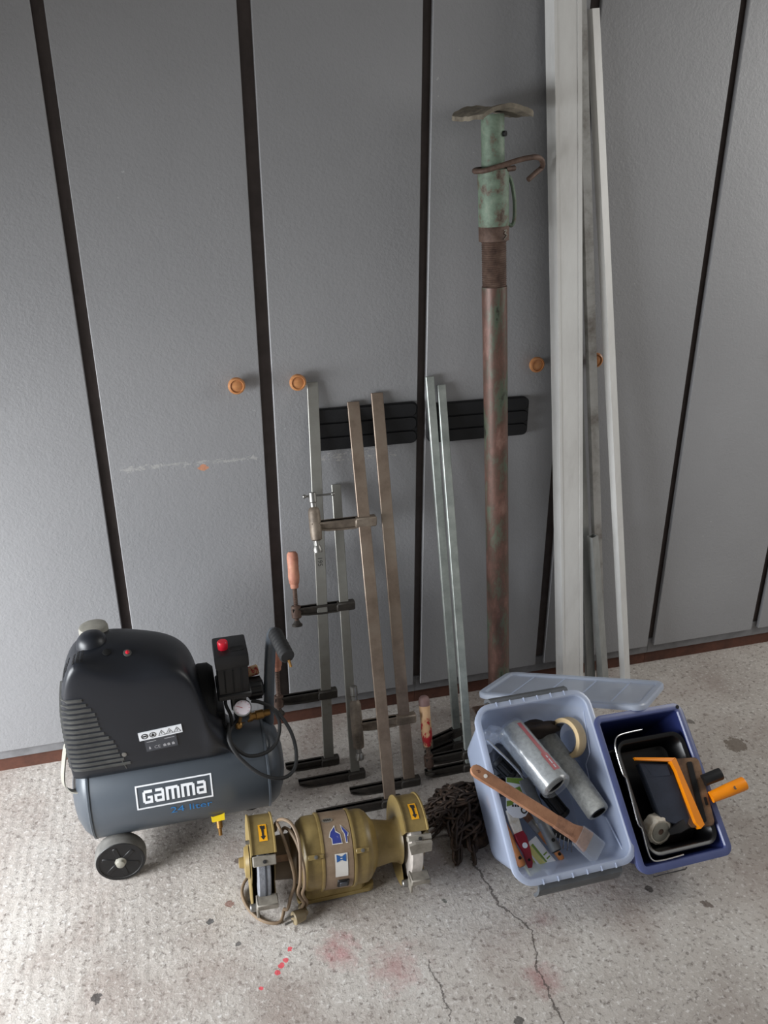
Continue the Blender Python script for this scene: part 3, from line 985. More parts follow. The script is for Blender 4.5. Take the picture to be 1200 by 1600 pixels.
# vent slots at the top-left corner
bs = bmn()
def slot_at(o_, d_, sx_, sy_, xdir):
    p, n_ = hit(o_, d_)
    xx = V(xdir); xx = (xx - n_ * xx.dot(n_)).normalized()
    box(bs, (-sx_ / 2, -sy_ / 2, -0.003), (sx_ / 2, sy_ / 2, 0.0007), axes(xx, n_.cross(xx), n_, p))
for i in range(3):
    for j in range(4):
        slot_at((-0.232 + i * 0.0085, -0.418 + j * 0.013, 0.8), (0, 0, -1), 0.0045, 0.009, (1, 0, 0))
        slot_at((-0.6, -0.405 + j * 0.013, 0.512 + i * 0.011), (1, 0, 0), 0.009, 0.0055, (0, 1, 0))
o = obj('vent_slots', bs, 'void', sh, smooth=False); o['kind'] = 'stuff'
b = bmn()
lathe(b, [(0.0, 0.0), (0.0085, 0.001), (0.0085, 0.004), (0.007, 0.0045)], hit((-0.168, -0.392, 0.9), (0, 0, -1))[0] - V((0, 0, 0.0025)), hit((-0.168, -0.392, 0.9), (0, 0, -1))[1], 16)
obj('cover_hole', b, 'void', sh)
b = bmn()
lathe(b, [(0.0085, 0), (0.0085, 0.003), (0.005, 0.0042)], hit((-0.128, -0.392, 0.9), (0, 0, -1))[0] - V((0, 0, 0.002)), hit((-0.128, -0.392, 0.9), (0, 0, -1))[1], 16)
obj('lamp_bezel', b, 'grille', sh)
b = bmn()
lathe(b, [(0.0045, 0.003), (0.0042, 0.006), (0.0025, 0.0075), (0, 0.0078)], hit((-0.128, -0.392, 0.9), (0, 0, -1))[0] - V((0, 0, 0.002)), hit((-0.128, -0.392, 0.9), (0, 0, -1))[1], 14)
o = obj('overload_button', b, 'redbtn', sh); o['label'] = 'small red reset button'
b = bmn()
lathe(b, [(0.0055, 0), (0.005, 0.003), (0, 0.0034)], (-0.160, shroud_y(-0.16, 0.325) + 0.0008, 0.325), (0, -1, 0.1), 12)
obj('screw', b, 'steel', sh)
# seam line beside the screw
b = bmn()
tube(b, [V((-0.166, shroud_y(-0.166, 0.308) - 0.0004, 0.308)), V((-0.160, shroud_y(-0.16, 0.285) - 0.0004, 0.285)), V((-0.155, shroud_y(-0.155, 0.26) - 0.0004, 0.262))], 0.0012, 6)
obj('cover_seam', b, 'grille', sh)
# warning label strip and type plate
def lab_m(x, z, off):
    y0 = shroud_y(x, z); y1 = shroud_y(x, z + 0.02)
    up = V((0, y1 - y0, 0.02)).normalized()
    xx = V((1, 0, 0.07)).normalized()
    nn = xx.cross(up).normalized()
    up = nn.cross(xx)
    return axes(xx, up, nn, V((x, y0, z)) + nn * off)
b = bmn()
m = lab_m(-0.081, 0.368, 0.0022)
box(b, (-0.045, -0.0102, -0.003), (0.045, 0.0102, 0.0004), m)
strip = obj('warning_strip', b, 'white', sh, smooth=False)
b = bmn()
def ring2(b, cx_, cy_, r0, r1, m, z=0.0009, n=20):
    rr = []
    for k in range(n + 1):
        a = 2 * math.pi * k / n
        rr.append([m @ V((cx_ + r * math.cos(a), cy_ + r * math.sin(a), z)) for r in (r0, r1)])
    vs = [[b.verts.new(p) for p in q] for q in rr[:-1]]
    for i in range(n):
        a, c = vs[i], vs[(i + 1) % n]
        b.faces.new((a[0], a[1], c[1], c[0]))
def poly2(b, pts, m, z=0.0009):
    b.faces.new([b.verts.new(m @ V((x, y, z))) for x, y in pts])
def line2(b, p, q, w, m, z=0.0009):
    p, q = V(p), V(q)
    d = (q - p).normalized(); nn = V((-d.y, d.x)) * w / 2
    poly2(b, [p + nn, p - nn, q - nn, q + nn], m, z)
ring2(b, -0.033, 0, 0.0048, 0.0070, m)
poly2(b, [(-0.0365, -0.0020), (-0.0295, -0.0020), (-0.0295, 0.002), (-0.0365, 0.002)], m)
ring2(b, -0.016, 0, 0.0054, 0.0070, m)
poly2(b, [(-0.0192, -0.0038), (-0.0128, -0.0038), (-0.0135, 0.001), (-0.016, 0.0045), (-0.0185, 0.001)], m)
for cx_ in (0.0025, 0.0185, 0.0345):
    T = [(cx_ - 0.0072, -0.0056), (cx_ + 0.0072, -0.0056), (cx_, 0.0072)]
    for p, q in zip(T, T[1:] + T[:1]):
        line2(b, p, q, 0.0010, m)
line2(b, (0.0025, -0.003), (0.0025, 0.003), 0.001, m)
line2(b, (0.0165, -0.0035), (0.020, -0.001), 0.0014, m); line2(b, (0.020, -0.001), (0.018, 0.002), 0.0014, m)
line2(b, (0.033, 0.003), (0.036, -0.0005), 0.0011, m); line2(b, (0.036, -0.0005), (0.0335, -0.004), 0.0011, m)
obj('warning_symbols', b, 'ink', strip, smooth=False)
b = bmn()
m = lab_m(-0.082, 0.342, 0.0016)
box(b, (-0.033, -0.017, -0.003), (0.033, 0.016, 0.0004), m)
tp = obj('type_plate', b, 'plate', sh, smooth=False)
b = text_bm('CE', 0.011)
b.transform(m @ Matrix.Translation((-0.016, -0.012, 0.0009)))
bb = text_bm('4', 0.009)
for x, w in ((-0.029, 0.020), (0.008, 0.021)):
    poly2(b, [(x, 0.008), (x + w, 0.008), (x + w, 0.0098), (x, 0.0098)], m)
bb.free()
poly2(b, [(-0.027, -0.011), (-0.0225, -0.011), (-0.024, -0.004), (-0.026, -0.004)], m)
for x in (0.003, 0.0115, 0.021):
    poly2(b, [(x, -0.0115), (x + 0.006, -0.0115), (x + 0.006, -0.006), (x + 0.003, -0.004), (x, -0.006)], m)
obj('plate_print', b, 'platetxt', tp, smooth=False)

# air filter
b = bmn()
fx, fy = -0.196, -0.300
lathe(b, [(0.026, -0.035), (0.026, 0.0), (0.024, 0.014)], (fx, fy, 0.535), (-0.03, 0.02, 1), 28)
af = obj('air_filter', b, 'black', comp)
b = bmn()
lathe(b, [(0.0285, 0.004), (0.0305, 0.006), (0.0305, 0.024), (0.0285, 0.029), (0.022, 0.031), (0, 0.031)], (fx, fy, 0.540), (-0.03, 0.02, 1), 28)
bd = bmn()
lathe(bd, [(0.034, -0.03), (0.032, 0.0), (0.029, 0.012), (0.022, 0.021), (0.012, 0.026), (0, 0.0275)], (-0.198, -0.350, 0.556), (0, 0, 1), 28)
obj('filter_dome', bd, 'shroud', af)
o = obj('filter_cap', b, 'cream', af); o['label'] = 'dusty cream round filter cap'
# pump body behind the shroud
b = bmn()
lathe(b, [(0.055, 0), (0.072, 0.012), (0.078, 0.03), (0.078, 0.05), (0.068, 0.062), (0.02, 0.066)], (-0.02, -0.315, 0.355), (1, -0.05, 0), 32)
obj('pump_body', b, 'void', comp)
b = bmn()
box(b, (0.01, -0.36, 0.27), (0.060, -0.28, 0.34), bev=0.008, seg=2)
obj('pump_foot', b, 'black', comp)
# pressure switch
sw = obj('pressure_switch', (lambda bb: (box(bb, (0.050, -0.385, 0.395), (0.117, -0.305, 0.470), bev=0.004, seg=2), bb)[1])(bmn()), 'black', comp)
b = bmn()
box(b, (0.047, -0.388, 0.466), (0.120, -0.302, 0.4995), bev=0.005, seg=2)
obj('switch_cap', b, 'black', sw)
b = bmn()
box(b, (0.046, -0.389, 0.386), (0.121, -0.302, 0.401), bev=0.003)
obj('switch_base', b, 'black', sw)
for x in (0.065, 0.083, 0.101):
    b = bmn()
    box(b, (x - 0.0015, -0.3865, 0.405), (x + 0.0015, -0.384, 0.462))
    obj('switch_groove', b, 'void', sw, smooth=False)
b = bmn()
prism(b, rrect(0.034, 0.018, 0.0085, 5), 0, 0.0012, axes((1, 0, 0), (0, 1, 0), (0, 0, 1), (0.098, -0.36, 0.4993)))
obj('switch_recess', b, 'void', sw)
b = bmn()
lathe(b, [(0.011, -0.004), (0.011, 0.004), (0.0115, 0.006), (0.0115, 0.017), (0.0095, 0.0195), (0, 0.020)], (0.068, -0.352, 0.4985), (0, 0, 1), 18)
o = obj('switch_knob', b, 'redbtn', sw); o['label'] = 'red pull knob'
# manifold, regulator, gauge, outlet
b = bmn()
box(b, (0.075, -0.36, 0.335), (0.110, -0.33, 0.392), bev=0.003)
cyl(b, (0.092, -0.345, 0.270), (0.092, -0.345, 0.338), 0.011, seg=14)
mf = obj('manifold', b, 'steel', comp)
b = bmn()
lathe(b, [(0.016, 0), (0.024, 0.004), (0.024, 0.030), (0.022, 0.036), (0.012, 0.040)], (0.112, -0.335, 0.372), (1, 0.05, 0.03), 24)
for k in range(10):
    a = 2 * math.pi * k / 10
    box(b, (0.118, -0.335 + 0.0235 * math.cos(a) - 0.0025, 0.372 + 0.0235 * math.sin(a) - 0.0025), (0.146, -0.335 + 0.0235 * math.cos(a) + 0.0025, 0.372 + 0.0235 * math.sin(a) + 0.0025))
obj('regulator_knob', b, 'black', comp)
b = bmn()
cyl(b, (0.115, -0.315, 0.402), (0.145, -0.315, 0.408), 0.012, seg=14, bev=0.003)
o = obj('safety_valve', b, 'handlered', comp); o['label'] = 'dull red ring valve behind the regulator'
ga = V((0.004, -0.50, 0.86)).normalized()
gc = V((0.097, -0.385, 0.350))
b = bmn()
lathe(b, [(0.010, -0.012), (0.0185, -0.008), (0.0195, 0.0), (0.0195, 0.024), (0.0205, 0.026), (0.0205, 0.031), (0.0178, 0.0315), (0.0175, 0.029)], gc - ga * 0.012, ga, 28, cap=False)
cyl(b, gc - ga * 0.02, gc + V((0, 0.035, -0.03)), 0.006, seg=10)
gg = obj('gauge', b, 'chrome', comp)
b = bmn()
lathe(b, [(0.0, 0), (0.0177, 0), (0.0177, 0.0015), (0, 0.0015)], gc + ga * 0.016, ga, 28)
dl = obj('gauge_dial', b, 'dial', gg)
b = bmn()
fm = frame_z(ga)
gm = axes(fm.col[0], fm.col[1], fm.col[2], gc + ga * 0.0176)
line2(b, (0, 0), (-0.011, 0.006), 0.0012, gm, 0.0004)
for k in range(9):
    a = math.radians(-40 + 260 * k / 8)
    line2(b, (0.0135 * math.cos(a), 0.0135 * math.sin(a)), (0.016 * math.cos(a), 0.016 * math.sin(a)), 0.0007, gm, 0.0004)
obj('gauge_needle', b, 'redlabel', gg, smooth=False)
b = bmn()
p0 = V((0.088, -0.372, 0.318)); dd = V((1, 0.12, 0.03)).normalized()
lathe(b, [(0.008, 0), (0.0095, 0.003), (0.0095, 0.012), (0.0075, 0.013), (0.0075, 0.018), (0.0105, 0.019), (0.0105, 0.030), (0.0085, 0.031), (0.0085, 0.038), (0.0105, 0.040), (0.0105, 0.056), (0.008, 0.058), (0.007, 0.072)], p0, dd, 6 * 3)
obj('brass_coupling', b, 'brass', comp)
b = bmn()
lathe(b, [(0.0045, -0.006), (0.008, -0.003), (0.008, 0.003), (0.0045, 0.006)], p0 + V((-0.002, -0.012, -0.006)), (0.2, -1, 0.3), 14)
obj('drain_screw', b, 'brass', comp)
# handle
b = bmn()
hp = spline([(0.158, -0.335, 0.270), (0.162, -0.335, 0.33), (0.170, -0.333, 0.43), (0.177, -0.331, 0.49), (0.182, -0.345, 0.517), (0.187, -0.375, 0.522), (0.190, -0.41, 0.520)], 6)
tube(b, hp, 0.0125, 14)
hd = obj('handle', b, 'tank', comp)
b = bmn()
gp, gr = [], []
for k in range(33):
    s = k / 32
    gp.append(V((0.1835 + 0.012 * s, -0.352 - 0.098 * s, 0.521 - 0.004 * s)))
    gr.append(0.0165 if (k // 2) % 2 else 0.0150)
gr[0] = gr[-1] = 0.013
tube(b, gp, 0.016, 16, radii=gr)
o = obj('grip', b, 'blackrub', hd); o['label'] = 'black ribbed rubber hand grip'
b = bmn()
cyl(b, gp[-1] + V((0.003, 0, -0.008)), gp[-1] + V((0.006, -0.006, -0.022)), 0.003, seg=8)
obj('grip_end', b, 'brass', hd)
# hose and cables
b = bmn()
tube(b, spline([(0.095, -0.365, 0.325), (0.065, -0.40, 0.315), (0.066, -0.430, 0.300), (0.095, -0.442, 0.272), (0.135, -0.432, 0.262), (0.165, -0.410, 0.268), (0.178, -0.385, 0.300), (0.165, -0.372, 0.335), (0.140, -0.366, 0.352), (0.120, -0.36, 0.356)], 7), 0.0042, 10)
obj('power_cable', b, 'blackrub', comp)
b = bmn()
tube(b, spline([(0.064, -0.395, 0.330), (0.060, -0.432, 0.312), (0.080, -0.452, 0.275), (0.120, -0.468, 0.236), (0.165, -0.466, 0.212), (0.198, -0.440, 0.208), (0.209, -0.410, 0.232), (0.202, -0.39, 0.275), (0.180, -0.376, 0.318), (0.160, -0.366, 0.335)], 7), 0.0042, 10)
obj('power_cable', b, 'blackrub', comp)
b = bmn()
tube(b, spline([(0.070, -0.35, 0.395), (0.062, -0.372, 0.37), (0.070, -0.385, 0.345), (0.070, -0.388, 0.318), (0.060, -0.386, 0.312), (0.05, -0.372, 0.32)], 6), 0.004, 8)
obj('switch_cable', b, 'blackrub', comp)
# left foot strap, wheels, drain
b = bmn()
for pts in ([(-0.262, -0.405, 0.225), (-0.285, -0.400, 0.228), (-0.298, -0.385, 0.245), (-0.292, -0.35, 0.285), (-0.286, -0.33, 0.30)],):
    P = spline(pts, 4)
    rings = []
    for i, p in enumerate(P):
        q0, q1 = P[max(0, i - 1)], P[min(len(P) - 1, i + 1)]
        d = (q1 - q0).normalized()
        s = V((0.4, -0.9, 0.2)); s = (s - d * s.dot(d)).normalized()
        nn = d.cross(s)
        rings.append([p + s * 0.010 + nn * 0.0015, p - s * 0.010 + nn * 0.0015, p - s * 0.010 - nn * 0.0015, p + s * 0.010 - nn * 0.0015])
    loft(b, rings)
o = obj('carry_bracket', b, 'cream', comp); o['label'] = 'pale bent metal bracket on the tank end'
b = bmn()
box(b, (-0.222, -0.415, 0.045), (-0.178, -0.275, 0.100), bev=0.003)
obj('axle_bracket', b, 'black', comp)
for sgn, yo in ((-1, -0.457), (1, -0.233)):
    wc = V((-0.200, yo, 0.0555))
    out = V((0, sgn, 0))
    b = bmn()
    lathe(b, [(0.043, -0.034), (0.0525, -0.034), (0.0552, -0.028), (0.0555, -0.018), (0.0552, -0.006), (0.0525, 0.0), (0.046, 0.001), (0.0445, -0.004)], wc, out, 40, cap=False)
    wh = obj('wheel', b, 'greyrub', comp)
    b = bmn()
    lathe(b, [(0.0525, 0.0006), (0.0515, 0.0020), (0.0465, 0.0020), (0.0450, -0.002), (0.0400, -0.006), (0.0395, -0.016), (0.0, -0.016)], wc, out, 40)
    rm = obj('wheel_rim', b, 'black', wh)
    for k in range(6):
        a = 2 * math.pi * k / 6 + 0.3
        b = bmn()
        mm = Matrix.Translation(wc) @ Matrix.Rotation(a, 4, 'Y')
        box(b, (0.010, -0.012 if sgn < 0 else -0.004 - 0.012, -0.006), (0.041, 0.016 if sgn < 0 else 0.012, 0.006), mm @ Matrix.Translation((0, 0.010 * -sgn, 0)), bev=0.002)
        obj('wheel_spoke', b, 'black', wh)
    b = bmn()
    lathe(b, [(0.0125, -0.014), (0.0125, 0.002), (0.0095, 0.004), (0.0090, 0.010), (0.005, 0.0115), (0, 0.012)], wc, out, 18)
    obj('wheel_hub', b, 'cream', wh)
b = bmn()
cyl(b, (-0.200, -0.452, 0.0555), (-0.200, -0.238, 0.0555), 0.006, seg=10)
obj('axle', b, 'steel', comp)
b = bmn()
box(b, (0.085, -0.315, 0.012), (0.125, -0.255, 0.100), bev=0.004)
ft = obj('rear_foot', b, 'tank', comp)
for y in (-0.298, -0.270):
    b = bmn()
    lathe(b, [(0.018, 0), (0.020, 0.003), (0.017, 0.016), (0.012, 0.018)], (0.105, y, 0), (0, 0, 1), 18)
    obj('rubber_foot', b, 'blackrub', ft)
b = bmn()
cyl(b, (0.021, -0.415, 0.095), (0.021, -0.430, 0.070), 0.007, seg=12, bev=0.0015)
cyl(b, (0.021, -0.430, 0.070), (0.021, -0.436, 0.055), 0.0045, seg=10)
dv = obj('drain_valve', b, 'brass', comp)
b = bmn()
tm = axes((1, 0, 0.05), (0, 0.35, 0.95), (0, -0.95, 0.35), (0.019, -0.438, 0.108))
prism(b, [(-0.015, 0.008), (-0.014, -0.006), (-0.010, -0.007), (0.010, -0.0065), (0.0145, -0.007), (0.0155, 0.009), (0.010, 0.0075), (-0.010, 0.0055)], 0, 0.002, tm)
o = obj('warning_tag', b, 'yellow', dv, smooth=False); o['label'] = 'small yellow paper tag'

# ------------------------------------------------------------------ bench grinder
G0 = V((0.272, -0.598, 0.0))
grd = thing('bench_grinder', 'olive double-wheel bench grinder with its cable wrapped round, lying on the concrete', 'grinder', G0)
ax = V((1, -0.028, -0.048)).normalized()
GC = V((0.256, -0.600, 0.110))
def gp_(s):
    return GC + ax * s
gup = V((0, 0, 1)) - ax * ax.z; gup.normalize()
gfr = gup.cross(ax)          # toward the wall or camera
if gfr.y > 0:
    gfr = -gfr
DR = 0.0765
def garc(a, r, s):
    """a degrees from the front (0) over the top (90)"""
    t = math.radians(a)
    return gp_(s) + gfr * (r * math.cos(t)) + gup * (r * math.sin(t))
b = bmn()
lathe(b, [(0.052, -0.086), (0.066, -0.080), (0.0755, -0.068), (DR, -0.055), (DR, 0.055), (0.0755, 0.062), (0.070, 0.070), (0.050, 0.074)], GC, ax, 48)
mt_ = obj('motor_body', b, 'olive', grd)
b = bmn()
lathe(b, [(DR, -0.034), (DR + 0.0022, -0.033), (DR + 0.0022, 0.026), (DR, 0.027)], GC, ax, 48, cap=False)
band = obj('motor_band', b, 'drum', grd)
for s in (-0.037, 0.031):
    b = bmn()
    lathe(b, [(DR - 0.001, -0.0035), (DR + 0.0035, -0.003), (DR + 0.0042, 0.0), (DR + 0.0035, 0.003), (DR - 0.001, 0.0035)], gp_(s), ax, 48, cap=False)
    obj('band_ridge', b, 'olive', mt_)
for s0, s1 in ((-0.070, -0.036), (0.032, 0.060)):
    b = bmn()
    c0 = garc(38, DR + 0.001, s0); c1 = garc(38, DR + 0.001, s1)
    mm = axes(ax, (garc(50, DR, 0) - garc(26, DR, 0)), garc(38, 1, 0) - garc(38, 0.5, 0), (c0 + c1) / 2)
    box(b, (-(s1 - s0) / 2, -0.005, -0.006), ((s1 - s0) / 2, 0.005, 0.005), mm, bev=0.0015)
    jl = obj('clamp_lug', b, 'olive', mt_)
    b = bmn()
    q = (c0 + c1) / 2 + (garc(38, 1, 0) - garc(38, 0, 0)) * 0.004 - (garc(128, 1, 0) - garc(128, 0, 0)) * 0.0
    lathe(b, [(0.0042, 0), (0.004, 0.003), (0, 0.0038)], q, garc(38, 1, 0) - garc(38, 0, 0), 10)
    obj('lug_screw', b, 'steel', mt_)
# stickers on the band (bent round the drum)
def drum_patch(b, poly, a_c, s_c, off=0.0032):
    """poly in metres: x along axis, y upward round the drum; thin sheet"""
    bm2 = bmesh.new()
    f = bm2.faces.new([bm2.verts.new((x, y, 0)) for x, y in poly])
    bmesh.ops.triangulate(bm2, faces=[f])
    bmesh.ops.subdivide_edges(bm2, edges=bm2.edges[:], cuts=2, use_grid_fill=True)
    mp_ = {}
    for v in bm2.verts:
        mp_[v] = b.verts.new(garc(a_c + math.degrees(v.co.y / DR), DR + off, s_c + v.co.x))
    for f in bm2.faces:
        b.faces.new([mp_[v] for v in f.verts])
    bm2.free()
b = bmn()
drum_patch(b, [(-0.0135, -0.024), (0.0135, -0.024), (0.0135, 0.024), (-0.0135, 0.024)], 20, 0.000)
ws = obj('maker_sticker', b, 'whitestk', band)
b = bmn()
for P in ([(-0.010, -0.007), (-0.003, -0.0045), (-0.003, 0.0045), (-0.010, 0.008)], [(0.010, -0.007), (0.003, -0.0045), (0.003, 0.0045), (0.010, 0.008)], [(-0.004, -0.0035), (0.004, -0.0035), (0.004, 0.0035), (-0.004, 0.0035)]):
    drum_patch(b, P, 31, 0.000, 0.0036)
obj('maker_logo', b, 'bluelogo', ws)
b = bmn()
drum_patch(b, [(-0.0022, -0.0007), (0.0022, -0.0007), (0.0022, 0.0007), (-0.0022, 0.0007)], 31, 0.0, 0.0040)
obj('logo_bar', b, 'whitestk', ws)
b = bmn()
drum_patch(b, [(-0.0215, 0.0), (-0.0175, 0.011), (-0.006, 0.0245), (-0.0045, 0.011), (0.004, 0.004), (0.006, -0.0155), (-0.0165, -0.0155), (-0.0165, -0.003)], 63, 0.000, 0.0030)
drum_patch(b, [(0.0062, 0.0245), (0.0215, 0.004), (0.0195, -0.003), (0.0175, -0.002), (0.0175, -0.0155), (0.0125, -0.0155), (0.0115, 0.003), (0.008, 0.010)], 63, 0.000, 0.0030)
obj('torn_sticker', b, 'whitestk', band)
b = bmn()
drum_patch(b, [(-0.0195, 0.0005), (-0.0165, 0.0095), (-0.0070, 0.0205), (-0.0065, 0.009), (0.002, 0.003), (0.004, -0.0138), (-0.015, -0.0138), (-0.015, -0.003)], 63, 0.000, 0.0034)
drum_patch(b, [(0.0075, 0.021), (0.0195, 0.0045), (0.0165, -0.0035), (0.0160, -0.0138), (0.014, -0.0138), (0.013, 0.003), (0.0095, 0.011)], 63, 0.000, 0.0034)
o = obj('torn_sticker_blue', b, 'bluestk', band); o['label'] = 'torn blue arrow-shaped sticker'
b = bmn()
rr = []
for k in range(24):
    a = 2 * math.pi * k / 24
    rr.append((0.012 * math.cos(a), 0.0065 * math.sin(a)))
drum_patch(b, rr, 93, -0.018, 0.0030)
ov = obj('oval_badge', b, 'castgrey', band)
b = bmn()
for k in range(4):
    drum_patch(b, [(-0.008 + k * 0.0042, -0.003), (-0.0055 + k * 0.0042, -0.003), (-0.0055 + k * 0.0042, 0.003), (-0.008 + k * 0.0042, 0.003)], 93, -0.018, 0.0034)
obj('badge_print', b, 'ink', ov)
b = bmn()
c = garc(-14, DR + 0.001, 0.004)
mm = axes(ax, garc(76, 1, 0) - garc(76, 0, 0), garc(-14, 1, 0) - garc(-14, 0, 0), c)
box(b, (-0.0125, -0.012, -0.004), (0.0125, 0.012, 0.0035), mm, bev=0.0015)
swg = obj('switch_frame', b, 'black', band)
b = bmn()
box(b, (-0.008, -0.006, 0.003), (0.008, 0.008, 0.0065), mm, bev=0.0012)
obj('switch_rocker', b, 'plate', swg)
# end bells and guards
b = bmn()
lathe(b, [(0.060, -0.086), (0.046, -0.100), (0.044, -0.135)], GC, ax, 40)
hb_ = obj('end_housing', b, 'darkbrown', grd)
hb_['label'] = 'dark brown left housing under the cable'
b = bmn()
mm = axes(ax, garc(90 + 42, 1, 0) - garc(90 + 42, 0, 0), garc(42, 1, 0) - garc(42, 0, 0), garc(42, 0.0455, -0.119))
box(b, (-0.020, -0.0065, -0.003), (0.016, 0.0065, 0.002), mm)
obj('housing_label', b, 'rusttool', hb_, smooth=False)
b = bmn()
lathe(b, [(0.070, 0.070), (0.050, 0.085), (0.044, 0.120), (0.046, 0.135), (0.052, 0.142)], GC, ax, 40)
o = obj('end_housing', b, 'olive', grd); o['label'] = 'olive conical right housing'

def guard(sc, wid, R_, stone_mat, label):
    """open-front wheel guard centred sc along the axis"""
    b = bmn()
    A0_, A1_ = 52, 318
    n = 34
    rings = []
    s0, s1 = sc - wid / 2, sc + wid / 2
    for k in range(n + 1):
        a = A0_ + (A1_ - A0_) * k / n
        prof = [(0.03, s0), (R_ - 0.002, s0), (R_ + 0.003, s0 - 0.001), (R_ + 0.003, s0 + 0.002), (R_, s0 + 0.003), (R_, s1 - 0.003), (R_ + 0.003, s1 - 0.002), (R_ + 0.003, s1 + 0.001), (R_ - 0.002, s1), (0.03, s1),
                (0.03, s1 - 0.002), (R_ - 0.003, s1 - 0.002), (R_ - 0.003, s0 + 0.002), (0.03, s0 + 0.002)]
        rings.append([garc(a, r, s) for r, s in prof])
    loft(b, rings)
    # inner hub discs closing the sides
    for s in (s0, s1 - 0.002):
        lathe(b, [(0.0, 0), (0.045, 0), (0.045, 0.002), (0, 0.002)], gp_(s), ax, 28)
    g = obj('wheel_guard', b, 'olive', grd)
    b = bmn()
    lathe(b, [(0.0, -0.013), (R_ - 0.016, -0.013), (R_ - 0.0135, -0.011), (R_ - 0.0135, 0.011), (R_ - 0.016, 0.013), (0.0, 0.013)], gp_(sc), ax, 44)
    st = obj('grinding_wheel', b, stone_mat, grd)
    st['label'] = label
    # groove worn in the left wheel
    b = bmn()
    lathe(b, [(R_ - 0.0140, -0.0025), (R_ - 0.0128, -0.0015), (R_ - 0.0128, 0.0015), (R_ - 0.0140, 0.0025)], gp_(sc + 0.002), ax, 44, cap=False)
    obj('wheel_groove', b, 'bluelogo' if False else 'plate', st) if stone_mat == 'stone' else b.free()
    # arrow sticker on top of the guard
    def patch(bb, poly, ac, off):
        bm2 = bmesh.new()
        f = bm2.faces.new([bm2.verts.new((x, y, 0)) for x, y in poly])
        bmesh.ops.triangulate(bm2, faces=[f])
        bmesh.ops.subdivide_edges(bm2, edges=bm2.edges[:], cuts=1)
        mp_ = {v: bb.verts.new(garc(ac + math.degrees(v.co.y / R_), R_ + off, sc + 0.002 + v.co.x)) for v in bm2.verts}
        for f in bm2.faces:
            bb.faces.new([mp_[v] for v in f.verts])
        bm2.free()
    b = bmn()
    for k in range(4):
        y0, y1 = -0.020 + 0.010 * k, -0.010 + 0.010 * k
        patch(b, [(-0.0085, y0), (0.0085, y0), (0.0085, y1), (-0.0085, y1)], 80, 0.0008)
    sk = obj('arrow_sticker', b, 'orangestk', g)
    sk['label'] = 'orange sticker with a black arrow'
    b = bmn()
    patch(b, [(0, -0.0175), (0.0052, -0.0095), (0.0020, -0.0085), (0.0022, 0.000), (-0.0022, 0.000), (-0.0020, -0.0085), (-0.0052, -0.0095)], 80, 0.0013)
    patch(b, [(-0.0022, 0.000), (0.0022, 0.000), (0.0026, 0.007), (0.0052, 0.007), (0.0046, 0.0165), (0.0018, 0.0150), (-0.0008, 0.0165), (-0.0050, 0.0155), (-0.0038, 0.008), (-0.0026, 0.007)], 80, 0.0013)
    obj('arrow_print', b, 'ink', sk)
    return g
def rest(sc, wid, a, r, h, dpt, tiltm=0.0):
    c = garc(a, r, sc)
    zz = (garc(a, 1, 0) - garc(a, 0, 0))
    yy = (garc(a + 90, 1, 0) - garc(a + 90, 0, 0))
    mm = axes(ax, yy, zz, c)
    b = bmn()
    box(b, (-wid / 2, -h / 2, -dpt), (wid / 2, h / 2, 0.004), mm, bev=0.0015)
    o = obj('tool_rest', b, 'castgrey', grd)
    b = bmn()
    lathe(b, [(0.0038, 0.003), (0.0038, 0.0055), (0, 0.006)], c + yy * -0.002, zz, 10)
    obj('rest_screw', b, 'ink', o)
    return o
RG = 0.092
guard(-0.159, 0.050, RG, 'stone', 'bluish grey grinding wheel')
guard(0.165, 0.050, RG, 'stonew', 'pale grinding wheel')
rest(-0.159, 0.047, 44, RG + 0.001, 0.020, 0.012)
rest(0.168, 0.052, 44, RG + 0.001, 0.012, 0.012)
b = bmn()
mm = axes(ax, gup, gfr, gp_(0.165) + gfr * 0.082 + gup * 0.046)
prism(b, [(-0.024, 0.016), (-0.010, 0.020), (0.026, 0.020), (0.026, -0.004), (-0.018, -0.008)], -0.004, 0.004, mm)
obj('spark_shield', b, 'castgrey', grd, smooth=False)
for sc, ww in ((-0.156, 0.044), (0.169, 0.042)):
    b = bmn()
    mm = axes(ax, gup, gfr, gp_(sc) + gfr * 0.089 - gup * 0.030)
    box(b, (-ww / 2, -0.007, -0.020), (ww / 2, 0.007, 0.010), mm, bev=0.002)
    box(b, (-ww / 2, -0.030, -0.020), (-ww / 2 + 0.005, 0.007, 0.006), mm, bev=0.001)
    o = obj('tool_rest', b, 'castgrey', grd)
    b = bmn()
    cyl(b, gp_(sc - ww / 2 - 0.012) + gfr * 0.070 - gup * 0.056, gp_(sc - ww / 2 + 0.002) + gfr * 0.070 - gup * 0.056, 0.008, seg=10, bev=0.002)
    obj('rest_bolt', b, 'steel', o)
